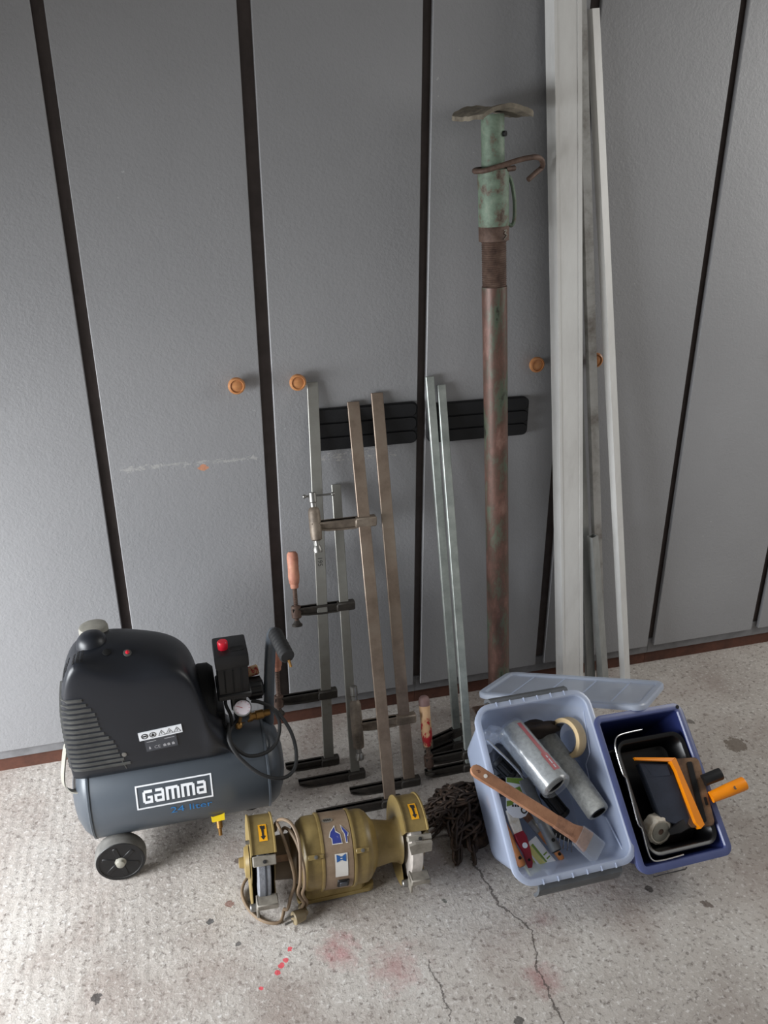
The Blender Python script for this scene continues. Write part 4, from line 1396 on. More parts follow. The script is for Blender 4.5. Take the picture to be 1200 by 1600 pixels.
# hub nuts at the outer ends, feet
for s, dr in ((-0.186, -1), (0.192, 1)):
    b = bmn()
    lathe(b, [(0.034, 0), (0.030, 0.008), (0.012, 0.010), (0.010, 0.020), (0, 0.021)], gp_(s), ax * dr, 24)
    obj('wheel_cover', b, 'olive', grd)
for s in (-0.185, 0.191):
    b = bmn()
    lathe(b, [(0.0045, 0), (0.004, 0.008), (0, 0.009)], garc(75, 0.075, s), ax * (1 if s > 0 else -1), 10)
    obj('guard_screw', b, 'steel', grd)
b = bmn()
mm = Matrix.Translation((0.250, -0.600, 0))
prism(b, rrect(0.130, 0.070, 0.012, 5), 0.006, 0.075, mm)
prism(b, rrect(0.170, 0.074, 0.014, 5), 0.006, 0.016, mm)
bs_ = obj('base', b, 'olive', grd)
for x in (-0.065, 0.065):
    for y in (-0.022, 0.022):
        b = bmn()
        cyl(b, (0.250 + x, -0.600 + y, 0.0), (0.250 + x, -0.600 + y, 0.0065), 0.011, seg=14)
        obj('rubber_foot', b, 'blackrub', bs_)
# cable wound over the left housing, with plug
cb = []
def cabl(pts, per=7):
    b = bmn()
    tube(b, spline(pts, per), 0.0036, 8)
    return obj('cable', b, 'cable', grd)
def ga2(a, r, s):
    return garc(a, r, s)
cabl([ga2(110, 0.060, -0.126), ga2(98, 0.088, -0.124), ga2(89, 0.104, -0.112), ga2(80, 0.103, -0.096), ga2(62, 0.092, -0.086), ga2(35, 0.084, -0.086), ga2(5, 0.081, -0.088), ga2(-22, 0.080, -0.091), (0.172, -0.668, 0.052), (0.170, -0.660, 0.030), (0.170, -0.648, 0.018)])
cabl([ga2(112, 0.058, -0.128), ga2(98, 0.084, -0.127), ga2(84, 0.092, -0.122), ga2(62, 0.078, -0.112), ga2(38, 0.066, -0.104), ga2(10, 0.063, -0.098), ga2(-15, 0.066, -0.097), ga2(-38, 0.078, -0.104), (0.140, -0.655, 0.028), (0.134, -0.640, 0.012)])
cabl([ga2(104, 0.055, -0.114), ga2(94, 0.074, -0.110), ga2(80, 0.083, -0.100), ga2(58, 0.082, -0.088), ga2(28, 0.084, -0.080), ga2(0, 0.083, -0.079), ga2(-22, 0.083, -0.082), (0.180, -0.664, 0.045), (0.177, -0.652, 0.020), (0.176, -0.640, 0.010)])
cabl([(0.134, -0.640, 0.012), (0.122, -0.662, 0.004), (0.100, -0.660, 0.004), (0.076, -0.640, 0.004), (0.058, -0.605, 0.004), (0.052, -0.565, 0.006), (0.066, -0.540, 0.014), (0.095, -0.530, 0.012), (0.13, -0.532, 0.008)])
b = bmn()
pp = V((0.170, -0.644, 0.015))
cyl(b, pp, pp + V((0.003, -0.022, 0.0)), 0.0075, 0.0095, seg=12)
cyl(b, pp + V((0.003, -0.022, 0.0)), pp + V((-0.022, -0.030, 0.002)), 0.0125, 0.0145, seg=16, bev=0.002)
pl = obj('plug', b, 'plug', grd)
b = bmn()
for dz in (-0.006, 0.008):
    q = pp + V((-0.022, -0.030, 0.002 + dz))
    cyl(b, q, q + V((-0.019, -0.006, 0.001)), 0.0023, seg=8)
obj('plug_pin', b, 'steel', pl)

# ------------------------------------------------------------------ chain heap
ch = thing('chain', 'heap of dark rusty chain on the floor left of the clear box', 'chain', (0.60, -0.50, 0))
def link_mesh():
    b = bmn()
    pts = []
    L_, W_ = 0.0125, 0.0092
    for k in range(7):
        a = -math.pi / 2 + math.pi * k / 6
        pts.append(V((L_ + W_ * math.cos(a), W_ * math.sin(a), 0)))
    for k in range(7):
        a = math.pi / 2 + math.pi * k / 6
        pts.append(V((-L_ + W_ * math.cos(a), W_ * math.sin(a), 0)))
    tube(b, pts, 0.0034, 6, closed=True)
    me = bpy.data.meshes.new('chain_link')
    bmesh.ops.recalc_face_normals(b, faces=b.faces)
    b.to_mesh(me); b.free()
    me.materials.append(MT['chain'])
    for p in me.polygons:
        p.use_smooth = True
    return me
lm = link_mesh()
rc = random.Random(11)
cc = V((0.602, -0.515, 0))
def hill(x, y):
    dx, dy = (x - cc.x) / 0.105, (y - cc.y) / 0.125
    return 0.085 * max(0.0, 1 - (dx * dx + dy * dy)) ** 0.75
# the chain runs in a wandering path over the heap, link after link
pos = V((0.54, -0.45)); ang = 0.0
nlinks = 250
i = 0
while i < nlinks:
    ang += rc.uniform(-0.55, 0.55)
    step = 0.0225
    nxt = pos + V((math.cos(ang), math.sin(ang))) * step
    if ((nxt.x - cc.x) / 0.10) ** 2 + ((nxt.y - cc.y) / 0.12) ** 2 > 1 or nxt.x > 0.592 + max(0.0, (nxt.y + 0.56) * 0.85):
        ang = math.atan2(cc.y - pos.y, min(cc.x, 0.61) - pos.x) + rc.uniform(-0.8, 0.8)
        nxt = pos + V((math.cos(ang), math.sin(ang))) * step
    lay = rc.random() ** 0.6 if i > 60 else rc.random() * 0.4
    z = 0.0045 + hill(nxt.x, nxt.y) * (0.45 + 0.55 * lay)
    zn = 0.0045 + hill(pos.x, pos.y) * (0.45 + 0.55 * lay)
    d = V((nxt.x - pos.x, nxt.y - pos.y, (z - zn) * 0.8)).normalized()
    roll = (math.pi / 2 if i % 2 else 0) + rc.uniform(-0.4, 0.4)
    F = frame_z(d)
    Rm = Matrix((d, F.col[0], F.col[1])).transposed() @ Matrix.Rotation(roll, 3, 'X')
    o = bpy.data.objects.new('chain_link', lm)
    COL.objects.link(o)
    o.parent = ch
    zz = max(z, 0.0036 + 0.0072 * abs(math.sin(roll)))
    mw = Rm.to_4x4(); mw.translation = V((nxt.x, nxt.y, zz)) - ch.location
    o.matrix_local = mw
    pos = nxt
    i += 1
b = bmn()
bmesh.ops.create_uvsphere(b, u_segments=20, v_segments=8, radius=1.0)
for v in list(b.verts):
    x, y = cc.x + v.co.x * 0.055, cc.y + v.co.y * 0.070
    v.co = V((x, y, max(0.001, hill(x, y) * 0.42) if v.co.z > 0 else 0.001))
o = obj('buried_chain', b, 'chain', ch); o['kind'] = 'stuff'

# ------------------------------------------------------------------ support under the tilted boxes
b = bmn()
loft(b, [[V((x, y, z)) for y, z in ((-0.515, 0.0), (-0.405, 0.0), (-0.405, h), (-0.515, h))] for x, h in ((0.70, 0.106), (0.875, 0.106), (0.90, 0.143), (1.05, 0.141))])
b2 = single('concrete_block', b, 'block', (0.91, -0.44, 0), 'grey concrete block propping up the two tilted boxes from below', 'block')

# ------------------------------------------------------------------ containers
def container(name, W, L, d, inset, rad, lipw, liph, m, mats, parent, th=0.003):
    """open tub in local (u, v, w): rim outer rect (0,0)-(W,L) at w=0, floor at w=-d; inset = left,right,front,back at the floor"""
    li, ri, fi, bi = inset
    def rr(w, grow):
        s = -w / d
        x0, x1 = lipw - grow + li * s, W - lipw + grow - ri * s
        y0, y1 = lipw - grow + fi * s, L - lipw + grow - bi * s
        r = max(0.004, rad - lipw + grow)
        return [m @ V((x, y, w)) for x, y in rrect(x1 - x0, y1 - y0, r, 6, (x0 + x1) / 2, (y0 + y1) / 2)]
    b = bmn()
    loft(b, [rr(-d, -0.008), rr(-d + 0.004, 0), rr(-d * 0.5, 0), rr(-liph, 0), rr(-0.004, 0)], True, True)
    # remove top cap, add inner wall
    b.faces.ensure_lookup_table()
    tops = [f for f in b.faces if len(f.verts) > 8]
    tops.sort(key=lambda f: (m.inverted() @ f.calc_center_median()).z)
    bmesh.ops.delete(b, geom=[tops[-1]], context='FACES_ONLY')
    loft(b, [rr(-0.004, -th), rr(-d * 0.5, -th), rr(-d + 0.006, -th), rr(-d + th, -0.012)], True, True)
    tops = [f for f in b.faces if len(f.verts) > 8]
    tops.sort(key=lambda f: (m.inverted() @ f.calc_center_median()).z)
    bmesh.ops.delete(b, geom=[tops[-1]], context='FACES_ONLY')
    body = obj('tub', b, mats[0], parent)
    b = bmn()
    loft(b, [rr(-0.004, -th), rr(0.0, -th * 0.5), rr(0.001, lipw * 0.5), rr(-0.001, lipw), rr(-liph, lipw), rr(-liph, lipw - 0.002), rr(-0.004, lipw - 0.0025), rr(-0.003, 0)], True, False)
    rim = obj('rim', b, mats[1], parent)
    return body, rim

TL = math.radians(40)
cu, cv, cw = V((1, 0, 0)), V((0, math.cos(TL), math.sin(TL))), V((0, -math.sin(TL), math.cos(TL)))
CB0 = V((0.587, -0.821, 0.1265))
CM = axes(cu, cv, cw, CB0)
cl = thing('storage_box', 'clear frosted plastic storage box full of painting tools, tilted toward the viewer', 'box', (0.727, -0.70, 0))
CW_, CL_, CD_ = 0.281, 0.378, 0.212
container('tub', CW_, CL_, CD_, (0.020, 0.014, 0.050, 0.030), 0.040, 0.010, 0.016, CM, ('clear', 'clearrim'), cl)
for v_, sg in ((0.004, -1), (CL_ - 0.004, 1)):
    for k in range(6):
        b = bmn()
        x = 0.058 + k * 0.033
        box(b, (x - 0.0008, v_ - 0.005, -0.004), (x + 0.0008, v_ + 0.005, 0.0022), CM)
        obj('rim_rib', b, 'clearrim', cl, smooth=False)
    b = bmn()
    P = [(-0.004, 0.004), (-0.016, 0.000), (-0.024, -0.018), (-0.027, -0.044), (-0.022, -0.050), (-0.019, -0.044), (-0.017, -0.022), (-0.011, -0.008), (-0.003, -0.006)]
    rings = []
    for x in (0.050, 0.052, 0.238, 0.240):
        k = 0.8 if x in (0.050, 0.240) else 1
        rings.append([CM @ V((x, (v_ + sg * -1 * y if False else v_ - sg * 0.002 + sg * -y), -0.014 + z * k)) for y, z in P])
    loft(b, rings)
    o = obj('clip_handle', b, 'handlebox', cl, smooth=False)
    o['label'] = 'dark grey plastic clip handle'
# stepped moulding on the right wall
b = bmn()
tube(b, [CM @ V(p) for p in ((0.266, 0.33, -0.02), (0.262, 0.24, -0.045), (0.258, 0.22, -0.075), (0.256, 0.12, -0.09), (0.258, 0.10, -0.055), (0.262, 0.03, -0.03))], 0.0016, 6)
obj('wall_moulding', b, 'clearrim', cl)

bu, bv, bw_ = V((0.9960, 0.060, -0.067)), V((-0.002, 0.762, 0.647)), None
bu.normalize(); bv = (bv - bu * bv.dot(bu)).normalized(); bw_ = bu.cross(bv)
BB0 = V((0.858, -0.843, 0.109))
BM = axes(bu, bv, bw_, BB0)
bl = thing('plastic_bin', 'navy blue plastic bin holding black paint trays, tilted beside the clear box', 'bin', (0.97, -0.74, 0))
BW_, BL_, BD_ = 0.240, 0.338, 0.180
container('tub', BW_, BL_, BD_, (0.022, 0.022, 0.035, 0.030), 0.022, 0.013, 0.014, BM, ('bluebin', 'binrim'), bl)
b = bmn()
tube(b, [BM @ V(p) for p in ((0.035, -0.004, -0.012), (0.035, -0.007, -0.020), (0.120, -0.007, -0.020), (0.120, -0.004, -0.012))], 0.0016, 6)
o = obj('bail_wire', b, 'steel', bl); o['label'] = 'thin metal wire under the front rim'
b = bmn()
lathe(b, [(0.0045, 0), (0.0045, 0.0012), (0, 0.0013)], BM @ V((0.2275, 0.3275, 0.0005)), bw_, 12)
obj('rim_hole', b, 'void', bl)

# lid leaning behind
LFL, LFR, LNR, LNL = V((0.840, -0.1705, 0.181)), V((1.134, -0.459, 0.289)), V((0.980, -0.595, 0.3375)), V((0.686, -0.303, 0.230))
le = (LFR - LFL).normalized(); lsz = (LFR - LFL).length; lsd = (LNL - LFL); lsd = (lsd - le * lsd.dot(le)); lss = lsd.length; lsd.normalize()
ln = lsd.cross(le) if lsd.cross(le).z > 0 else le.cross(lsd)
LM = axes(le, -lsd, ln, LFL + lsd * lss)      # x along, y toward the far edge
if (V((0, 0, 1)).dot(ln)) < 0:
    pass
b = bmn()
def lr(g, z):
    return [LM @ V((x, y, z)) for x, y in rrect(lsz - 2 * g, lss - 2 * g, max(0.004, 0.030 - g), 6, lsz / 2, lss / 2)]
loft(b, [lr(0.0, -0.014), lr(0.0, -0.003), lr(0.003, 0.0), lr(0.016, 0.0), lr(0.020, -0.005), lr(0.0225, -0.007), lr(0.018, -0.004), lr(0.0155, -0.002), lr(0.005, -0.0025), lr(0.0025, -0.005), lr(0.0025, -0.014)], True, False)
loft(b, [lr(0.020, -0.005), lr(0.020, -0.0075)], True, True)
ld = single('box_lid', b, 'lid', (0.91, -0.38, 0.25), 'loose clear plastic lid lying behind the storage box and bin', 'lid')
for k in range(4):
    b = bmn()
    x = lsz * (k + 1) / 5
    box(b, (x - 0.0015, 0.024, -0.0055), (x + 0.0015, lss - 0.024, -0.0035), LM)
    bb_ = obj('lid_rib', b, 'clearrim', ld, smooth=False)

# ------------------------------------------------------------------ things in the clear box
def C(u_, v_, w_):
    return CM @ V((u_, v_, w_))
# roller wrapped in film
def roller(name, label, a, e, r, wrapped):
    a, e = C(*a), C(*e)
    d = (e - a).normalized(); L = (e - a).length
    t = thing(name, label, 'paint roller', (a + e) / 2, 'paint roller sleeves in the clear box')
    b = bmn()
    lathe(b, [(r * 0.55, 0.001), (r * 0.93, 0), (r, 0.005), (r, L - 0.005), (r * 0.93, L), (r * 0.66, L - 0.001), (r * 0.64, L - 0.03)], a, d, 32, cap=False)
    obj('fleece', b, 'fleece', t)
    b = bmn()
    lathe(b, [(0.0, L - 0.008), (r * 0.645, L - 0.008), (r * 0.655, L + 0.0005), (r * 0.60, L + 0.0005), (r * 0.59, L - 0.007), (0.0, L - 0.007)], a, d, 28, cap=False)
    lathe(b, [(0.0, 0.002), (r * 0.6, 0.002)], a, d, 28)
    obj('core', b, 'black', t)
    if wrapped:
        b = bmn()
        prof = []
        n = 26
        F = frame_z(d)
        rings = []
        rw = random.Random(5)
        for k in range(n + 1):
            s = -0.006 + (L + 0.016) * k / n
            rings.append([])
            for i in range(30):
                a_ = 2 * math.pi * i / 30
                kk = 1.025 + 0.045 * rw.random() + 0.02 * (k % 5 == 0)
                if k in (0, n):
                    kk *= 0.86
                rings[-1].append(a + F @ V((r * kk * math.cos(a_), r * kk * math.sin(a_), s)))
        loft(b, rings, True, False)
        o = obj('film_wrap', b, 'film', t, angle=80); o['label'] = 'shiny clear film wrap'
        # red paper label along the right flank
        b = bmn()
        F = frame_z(d)
        side = V((0.40, -0.30, 0.87)); side = (side - d * side.dot(d)).normalized()
        oth = d.cross(side)
        rings = []
        for s in (L * 0.06, L * 0.35, L * 0.6, L * 0.62, L * 0.90):
            wdt = 0.17 if s < L * 0.61 else 0.30
            rings.append([])
            for k in range(5):
                a_ = -wdt + 2 * wdt * k / 4 + 0.05
                rings[-1].append(a + d * s + (side * math.cos(a_) + oth * math.sin(a_)) * r * 1.018)
        loft(b, rings, False, False)
        lb = obj('red_label', b, 'redlabel', t); lb['label'] = 'red paper label strip'
        b = bmn()
        for (s0, s1) in ((L * 0.66, L * 0.70), (L * 0.72, L * 0.80), (L * 0.82, L * 0.87)):
            rings = [[a + d * s + (side * math.cos(q) + oth * math.sin(q)) * r * 1.022 for q in (0.02, 0.12)] for s in (s0, s1)]
            loft(b, rings, False, False)
        obj('label_print', b, 'white', lb)
    return t
roller('roller_sleeve', 'grey fleece roller sleeve wrapped in shiny film with a red label', (0.100, 0.326, -0.072), (0.146, 0.184, -0.012), 0.0335, True)
roller('roller_sleeve', 'bare grey fleece roller sleeve right of the film-wrapped one', (0.194, 0.306, -0.112), (0.238, 0.112, -0.040), 0.0265, False)
# masking tape
t = thing('masking_tape', 'roll of beige masking tape at the back right of the clear box', 'tape', C(0.225, 0.285, -0.07), None)
b = bmn()
ta = (CM.to_3x3() @ V((-0.90, -0.05, 0.38))).normalized()
lathe(b, [(0.036, -0.012), (0.046, -0.012), (0.0465, -0.010), (0.0465, 0.010), (0.046, 0.012), (0.036, 0.012), (0.036, -0.012)], C(0.231, 0.285, -0.070), ta, 40, cap=False)
obj('tape_winding', b, 'tape', t)
b = bmn()
lathe(b, [(0.034, -0.0125), (0.0362, -0.0125), (0.0362, 0.0125), (0.034, 0.0125), (0.034, -0.0125)], C(0.231, 0.285, -0.070), ta, 40, cap=False)
obj('tape_core', b, 'tapecore', t)

# long radiator brush across the left rim
def bar_flat(b, pts, ws, ths, up):
    """flat tapered strip through pts"""
    rings = []
    P = [V(p) for p in pts]
    for i, p in enumerate(P):
        d = (P[min(i + 1, len(P) - 1)] - P[max(i - 1, 0)]).normalized()
        s = d.cross(V(up)).normalized()
        n = s.cross(d).normalized()
        w, h = ws[i] / 2, ths[i] / 2
        rings.append([p + s * (w * x) + n * (h * y) for x, y in ((1, 0.5), (0.8, 1), (-0.8, 1), (-1, 0.5), (-1, -0.5), (-0.8, -1), (0.8, -1), (1, -0.5))])
    loft(b, rings)
rb = thing('paint_brush', 'long wooden-handled angled paint brush lying across the clear box rim', 'brush', C(0.06, 0.165, 0.0))
p0, p1 = V((-0.036, 0.244, 0.020)), V((0.130, 0.108, -0.014))
def lerp(a, c, s): return a + (c - a) * s
hpts = [lerp(p0, p1, s) for s in (-0.03, -0.02, 0.0, 0.04, 0.12, 0.3, 0.6, 0.86, 0.97)]
b = bmn()
bar_flat(b, [CM @ p for p in hpts], [0.006, 0.016, 0.024, 0.0275, 0.0270, 0.0255, 0.0265, 0.0275, 0.0265], [0.006, 0.008, 0.009, 0.010, 0.010, 0.011, 0.012, 0.012, 0.011], cw)
hh = obj('handle', b, 'woodhandle', rb)
b = bmn()
bar_flat(b, [CM @ lerp(p0, p1, s) for s in (0.965, 0.98, 1.05, 1.16)], [0.0275, 0.029, 0.030, 0.031], [0.012, 0.0125, 0.013, 0.013], cw)
obj('ferrule', b, 'bristle', rb)
q0 = lerp(p0, p1, 1.14)
b = bmn()
bar_flat(b, [CM @ p for p in (q0, q0 + V((0.020, -0.014, -0.004)), q0 + V((0.036, -0.030, -0.010)))], [0.030, 0.040, 0.046], [0.012, 0.013, 0.012], cw)
obj('bristles', b, 'bristle', rb)
b = bmn()
bar_flat(b, [CM @ p for p in (q0 + V((0.016, -0.012, -0.003)), q0 + V((0.030, -0.026, -0.008)), q0 + V((0.056, -0.054, -0.018)))], [0.046, 0.050, 0.052], [0.018, 0.018, 0.017], cw)
o = obj('bristle_cap', b, 'cap', rb, smooth=False); o['label'] = 'clear plastic cap over the bristles'
b = bmn()
lathe(b, [(0.0042, 0), (0.0042, 0.0012), (0, 0.0013)], CM @ (lerp(p0, p1, 0.13) + V((0, 0, 0.0050))), cw, 14)
obj('hang_hole', b, 'whitestk', rb)
b = text_bm('6', 0.014)
dm = axes((CM.to_3x3() @ (p0 - p1)).cross(cw) * -1, CM.to_3x3() @ (p1 - p0) * -1, cw, CM @ (lerp(p0, p1, 0.055) + V((-0.001, 0.001, 0.0056))))
b.transform(dm @ Matrix.Translation((-0.004, -0.004, 0)))
obj('handle_stamp', b, 'brownink', hh, smooth=False)

# grey plastic handled scraper
sc_ = thing('scraper', 'grey plastic scraper with a holed tubular handle under the long brush', 'scraper', C(0.12, 0.13, -0.10))
b = bmn()
bar_flat(b, [C(0.098, 0.214, -0.058), C(0.101, 0.20, -0.058), C(0.107, 0.150, -0.060), C(0.110, 0.120, -0.060)], [0.028, 0.030, 0.026, 0.022], [0.006, 0.008, 0.014, 0.020], cw)
a = C(0.109, 0.135, -0.062); e = C(0.122, 0.056, -0.048)
lathe(b, [(0.009, 0), (0.0115, 0.02), (0.0130, (e - a).length - 0.004), (0.0122, (e - a).length), (0.0095, (e - a).length - 0.001), (0.0065, (e - a).length - 0.02)], a, e - a, 18)
obj('handle', b, 'greyplastic', sc_)
b = bmn()
d_ = (e - a).normalized()
lathe(b, [(0.0042, 0), (0.0042, 0.0012), (0, 0.0014)], a + d_ * 0.058 + cw * 0.0122, cw, 12)
lathe(b, [(0.0, 0), (0.0096, 0), (0.0096, 0.0010), (0, 0.0012)], e - d_ * 0.0006, d_, 14)
obj('handle_hole', b, 'void', sc_)
# packaged blister card
cd_ = thing('blister_card', 'white and green packaging card with rounded bottom under the long brush', 'card', C(0.075, 0.175, -0.08))
b = bmn()
pl_ = [(-0.024, 0.044), (0.024, 0.044), (0.026, -0.024), (0.018, -0.036), (0.006, -0.041), (-0.010, -0.040), (-0.022, -0.030), (-0.026, -0.020)]
KM = CM @ axes((0.97, -0.22, 0), (0.22, 0.97, 0.06), (0, 0, 1), (0.076, 0.178, -0.076))
prism(b, pl_, 0, 0.0015, KM)
cdo = obj('card_sheet', b, 'white', cd_, smooth=False)
b = bmn()
poly2(b, [(-0.0235, 0.0435), (0.0235, 0.0435), (0.0240, 0.028), (0.012, 0.030), (-0.0240, 0.034)], KM, 0.0021)
poly2(b, [(-0.010, 0.020), (0.006, 0.026), (0.012, 0.012), (-0.002, 0.004), (-0.012, 0.010)], KM, 0.0021)
poly2(b, [(-0.0250, -0.006), (-0.006, -0.004), (-0.012, -0.014), (-0.0255, -0.018)], KM, 0.0021)
obj('card_green', b, 'green', cd_, smooth=False)
b = bmn()
for x in (-0.013, -0.007, -0.001, 0.006):
    poly2(b, [(x, -0.018), (x + 0.004, -0.018), (x + 0.004, -0.013), (x, -0.013)], KM, 0.0021)
ring2(b, 0.014, -0.024, 0.0045, 0.0075, KM, 0.0021)
obj('card_print', b, 'ink', cd_, smooth=False)
# wooden-handled brushes
def small_brush(name, label, a, e, r, hmat, holder=None):
    a, e = C(*a), C(*e)
    d = (e - a).normalized(); L = (e - a).length
    t = thing(name, label, 'brush', (a + e) / 2)
    b = bmn()
    lathe(b, [(r * 0.9, 0), (r * 1.05, L * 0.3), (r * 0.8, L * 0.6), (r * 1.0, L - 0.006), (r * 0.7, L)], a, d, 16)
    obj('handle', b, hmat, t)
    b = bmn()
    lathe(b, [(0.0038, 0), (0.0036, 0.0016), (0, 0.0018)], a + d * (L * 0.82) + cw * (r * 0.90), cw, 10)
    obj('hang_hole', b, 'void', t)
    b = bmn()
    lathe(b, [(r * 1.0, 0), (r * 1.3, 0.004), (r * 1.3, 0.022), (r * 1.25, 0.030)], a + d * 0.002, -d, 16)
    obj('ferrule', b, 'steel', t)
    b = bmn()
    lathe(b, [(r * 1.22, 0.028), (r * 1.3, 0.045), (r * 0.7, 0.066)], a, -d, 16)
    obj('bristles', b, 'bristle', t)
    return t
small_brush('paint_brush', 'small brush with an orange wooden handle along the left wall of the clear box', (0.040, 0.140, -0.112), (0.054, 0.042, -0.092), 0.0095, 'orangewood')
small_brush('paint_brush', 'small brush with an orange wooden handle poking out under the grey scraper', (0.126, 0.105, -0.128), (0.154, 0.038, -0.108), 0.0075, 'orangewood')
# red handled brush
rr_ = thing('paint_brush', 'small brush with a dark red plastic handle and cream bristles', 'brush', C(0.07, 0.09, -0.11))
b = bmn()
bar_flat(b, [C(0.068, 0.110, -0.104), C(0.070, 0.098, -0.102), C(0.074, 0.070, -0.100), C(0.074, 0.045, -0.100), C(0.073, 0.036, -0.100)], [0.024, 0.028, 0.020, 0.015, 0.008], [0.012, 0.014, 0.012, 0.010, 0.006], cw)
hh = obj('handle', b, 'maroon', rr_)
b = bmn()
bar_flat(b, [C(0.066, 0.160, -0.106), C(0.066, 0.135, -0.105), C(0.068, 0.108, -0.104)], [0.026, 0.024, 0.021], [0.008, 0.010, 0.010], cw)
obj('bristles', b, 'mohair', rr_)
b = bmn()
lathe(b, [(0.006, 0), (0.006, 0.001), (0, 0.0012)], C(0.072, 0.082, -0.0935), cw, 14)
obj('handle_badge', b, 'white', hh)
b = bmn()
lathe(b, [(0.003, 0), (0.003, 0.001), (0, 0.0012)], C(0.0735, 0.052, -0.0945), cw, 10)
obj('hang_hole', b, 'void', hh)
# lime labelled packet
pk = thing('label_packet', 'pale lime and white label packet at the front of the clear box', 'packet', C(0.11, 0.045, -0.13))
b = bmn()
bar_flat(b, [C(0.095, 0.090, -0.118), C(0.112, 0.052, -0.118), C(0.128, 0.022, -0.110)], [0.034, 0.036, 0.034], [0.008, 0.012, 0.006], cw)
obj('packet_body', b, 'white', pk, smooth=False)
PKM = CM @ axes((0.88, 0.47, 0), (-0.47, 0.88, -0.05), (0, 0, 1), (0.112, 0.052, -0.1115))
b = bmn()
poly2(b, [(-0.0165, -0.030), (-0.004, -0.030), (-0.004, 0.034), (-0.0165, 0.034)], PKM, 0.0008)
obj('packet_lime', b, 'lime', pk, smooth=False)
b = bmn()
poly2(b, [(-0.003, -0.030), (0.000, -0.030), (0.002, 0.034), (-0.003, 0.034)], PKM, 0.0008)
for y in (-0.016, -0.010, 0.0):
    poly2(b, [(0.004, y), (0.014, y), (0.014, y + 0.003), (0.004, y + 0.003)], PKM, 0.0008)
obj('packet_print', b, 'green', pk, smooth=False)
yk = bmn()
prism(yk, rrect(0.030, 0.040, 0.004, 3), 0, 0.012, CM @ axes((0.95, 0.3, 0), (-0.3, 0.95, 0), (0, 0, 1), (0.092, 0.042, -0.150)), 0.001)
single('sponge', yk, 'lime', C(0.092, 0.042, -0.150), 'small pale yellow sponge beside the lime label packet', 'sponge')
# comb with steel tines
cm = thing('wire_comb', 'black comb with steel tines under the tip of the long brush', 'comb', C(0.168, 0.08, -0.10))
b = bmn()
prism(b, rrect(0.046, 0.030, 0.004, 3), 0, 0.010, CM @ axes((0.85, -0.5, 0), (0.5, 0.85, 0), (0, 0, 1), (0.170, 0.092, -0.110)), 0.0015)
obj('comb_back', b, 'black', cm)
for k in range(5):
    b = bmn()
    a = V((0.152 + 0.0085 * k, 0.092 - 0.005 * k, -0.099))
    cyl(b, C(*a), C(a.x - 0.012, a.y - 0.024, a.z + 0.002), 0.0014, seg=6)
    obj('tine', b, 'chrome', cm)
# roller frames (steel rods with black cages)
def frame_rod(label, pts, cage, r=0.0032, grip=None):
    t = thing('wire_roller', label, 'paint roller', C(*pts[len(pts) // 2]))
    b = bmn()
    tube(b, spline([C(*p) for p in pts], 5), r, 8)
    obj('rod', b, 'chrome', t)
    a, e = C(*cage[0]), C(*cage[1])
    b = bmn()
    L = (e - a).length; d = (e - a).normalized()
    lathe(b, [(0.014, 0), (0.017, 0.004), (0.017, 0.010), (0.013, 0.012), (0.013, L - 0.012), (0.017, L - 0.010), (0.017, L - 0.003), (0.014, L)], a, d, 18)
    for k in range(6):
        q = 2 * math.pi * k / 6
        F = frame_z(d)
        o_ = F @ V((0.0145 * math.cos(q), 0.0145 * math.sin(q), 0))
        tube(b, [a + d * 0.006 + o_, a + d * (L - 0.006) + o_], 0.002, 6)
    obj('cage', b, 'black', t)
    if grip:
        a, e = C(*grip[0]), C(*grip[1])
        b = bmn()
        lathe(b, [(0.008, 0), (0.0115, 0.006), (0.012, (e - a).length * 0.7), (0.010, (e - a).length)], a, e - a, 16)
        obj('grip', b, 'black', t)
frame_rod('steel-rod roller frame with a black cage left of the film-wrapped sleeve', [(0.036, 0.312, -0.060), (0.055, 0.285, -0.060), (0.085, 0.243, -0.064), (0.104, 0.212, -0.072)], ((0.056, 0.27, -0.095), (0.086, 0.225, -0.095)), grip=((0.104, 0.212, -0.074), (0.135, 0.150, -0.115)))
frame_rod('steel-rod roller frame with a black cage below the bare fleece sleeve', [(0.17, 0.26, -0.11), (0.165, 0.22, -0.112), (0.18, 0.18, -0.115), (0.185, 0.15, -0.12)], ((0.155, 0.185, -0.105), (0.190, 0.125, -0.115)))
frame_rod('roller frame with a black cage in the dark middle left of the clear box', [(0.034, 0.25, -0.10), (0.05, 0.235, -0.10), (0.065, 0.24, -0.105), (0.07, 0.255, -0.11)], ((0.054, 0.222, -0.118), (0.085, 0.195, -0.118)))
# dark rag and plastic bag at the back
def crumple(name, mat, label, cat, c, sx_, sy_, sz_, seed, amp=0.25, smooth=True):
    b = bmn()
    bmesh.ops.create_icosphere(b, subdivisions=4, radius=1.0)
    rs = random.Random(seed)
    dirs = [(V((rs.gauss(0, 1), rs.gauss(0, 1), rs.gauss(0, 1))).normalized(), rs.uniform(3, 9), rs.uniform(0, 6)) for _ in range(9)]
    for v in b.verts:
        n = v.co.normalized()
        k = 1 + amp * sum(math.sin(f * n.dot(d) + p) for d, f, p in dirs) / 4
        v.co = CM @ V((c[0] + n.x * sx_ * k, c[1] + n.y * sy_ * k, c[2] + n.z * sz_ * k))
    return single(name, b, mat, C(*c), label, cat, angle=80)
crumple('rag', 'cloth', 'dark brown rag at the back of the clear box behind the sleeves', 'rag', (0.160, 0.318, -0.088), 0.075, 0.020, 0.032, 3)
crumple('plastic_bag', 'film', 'crumpled clear plastic bag in the back left corner of the clear box', 'bag', (0.050, 0.320, -0.060), 0.026, 0.018, 0.030, 8, 0.4, False)
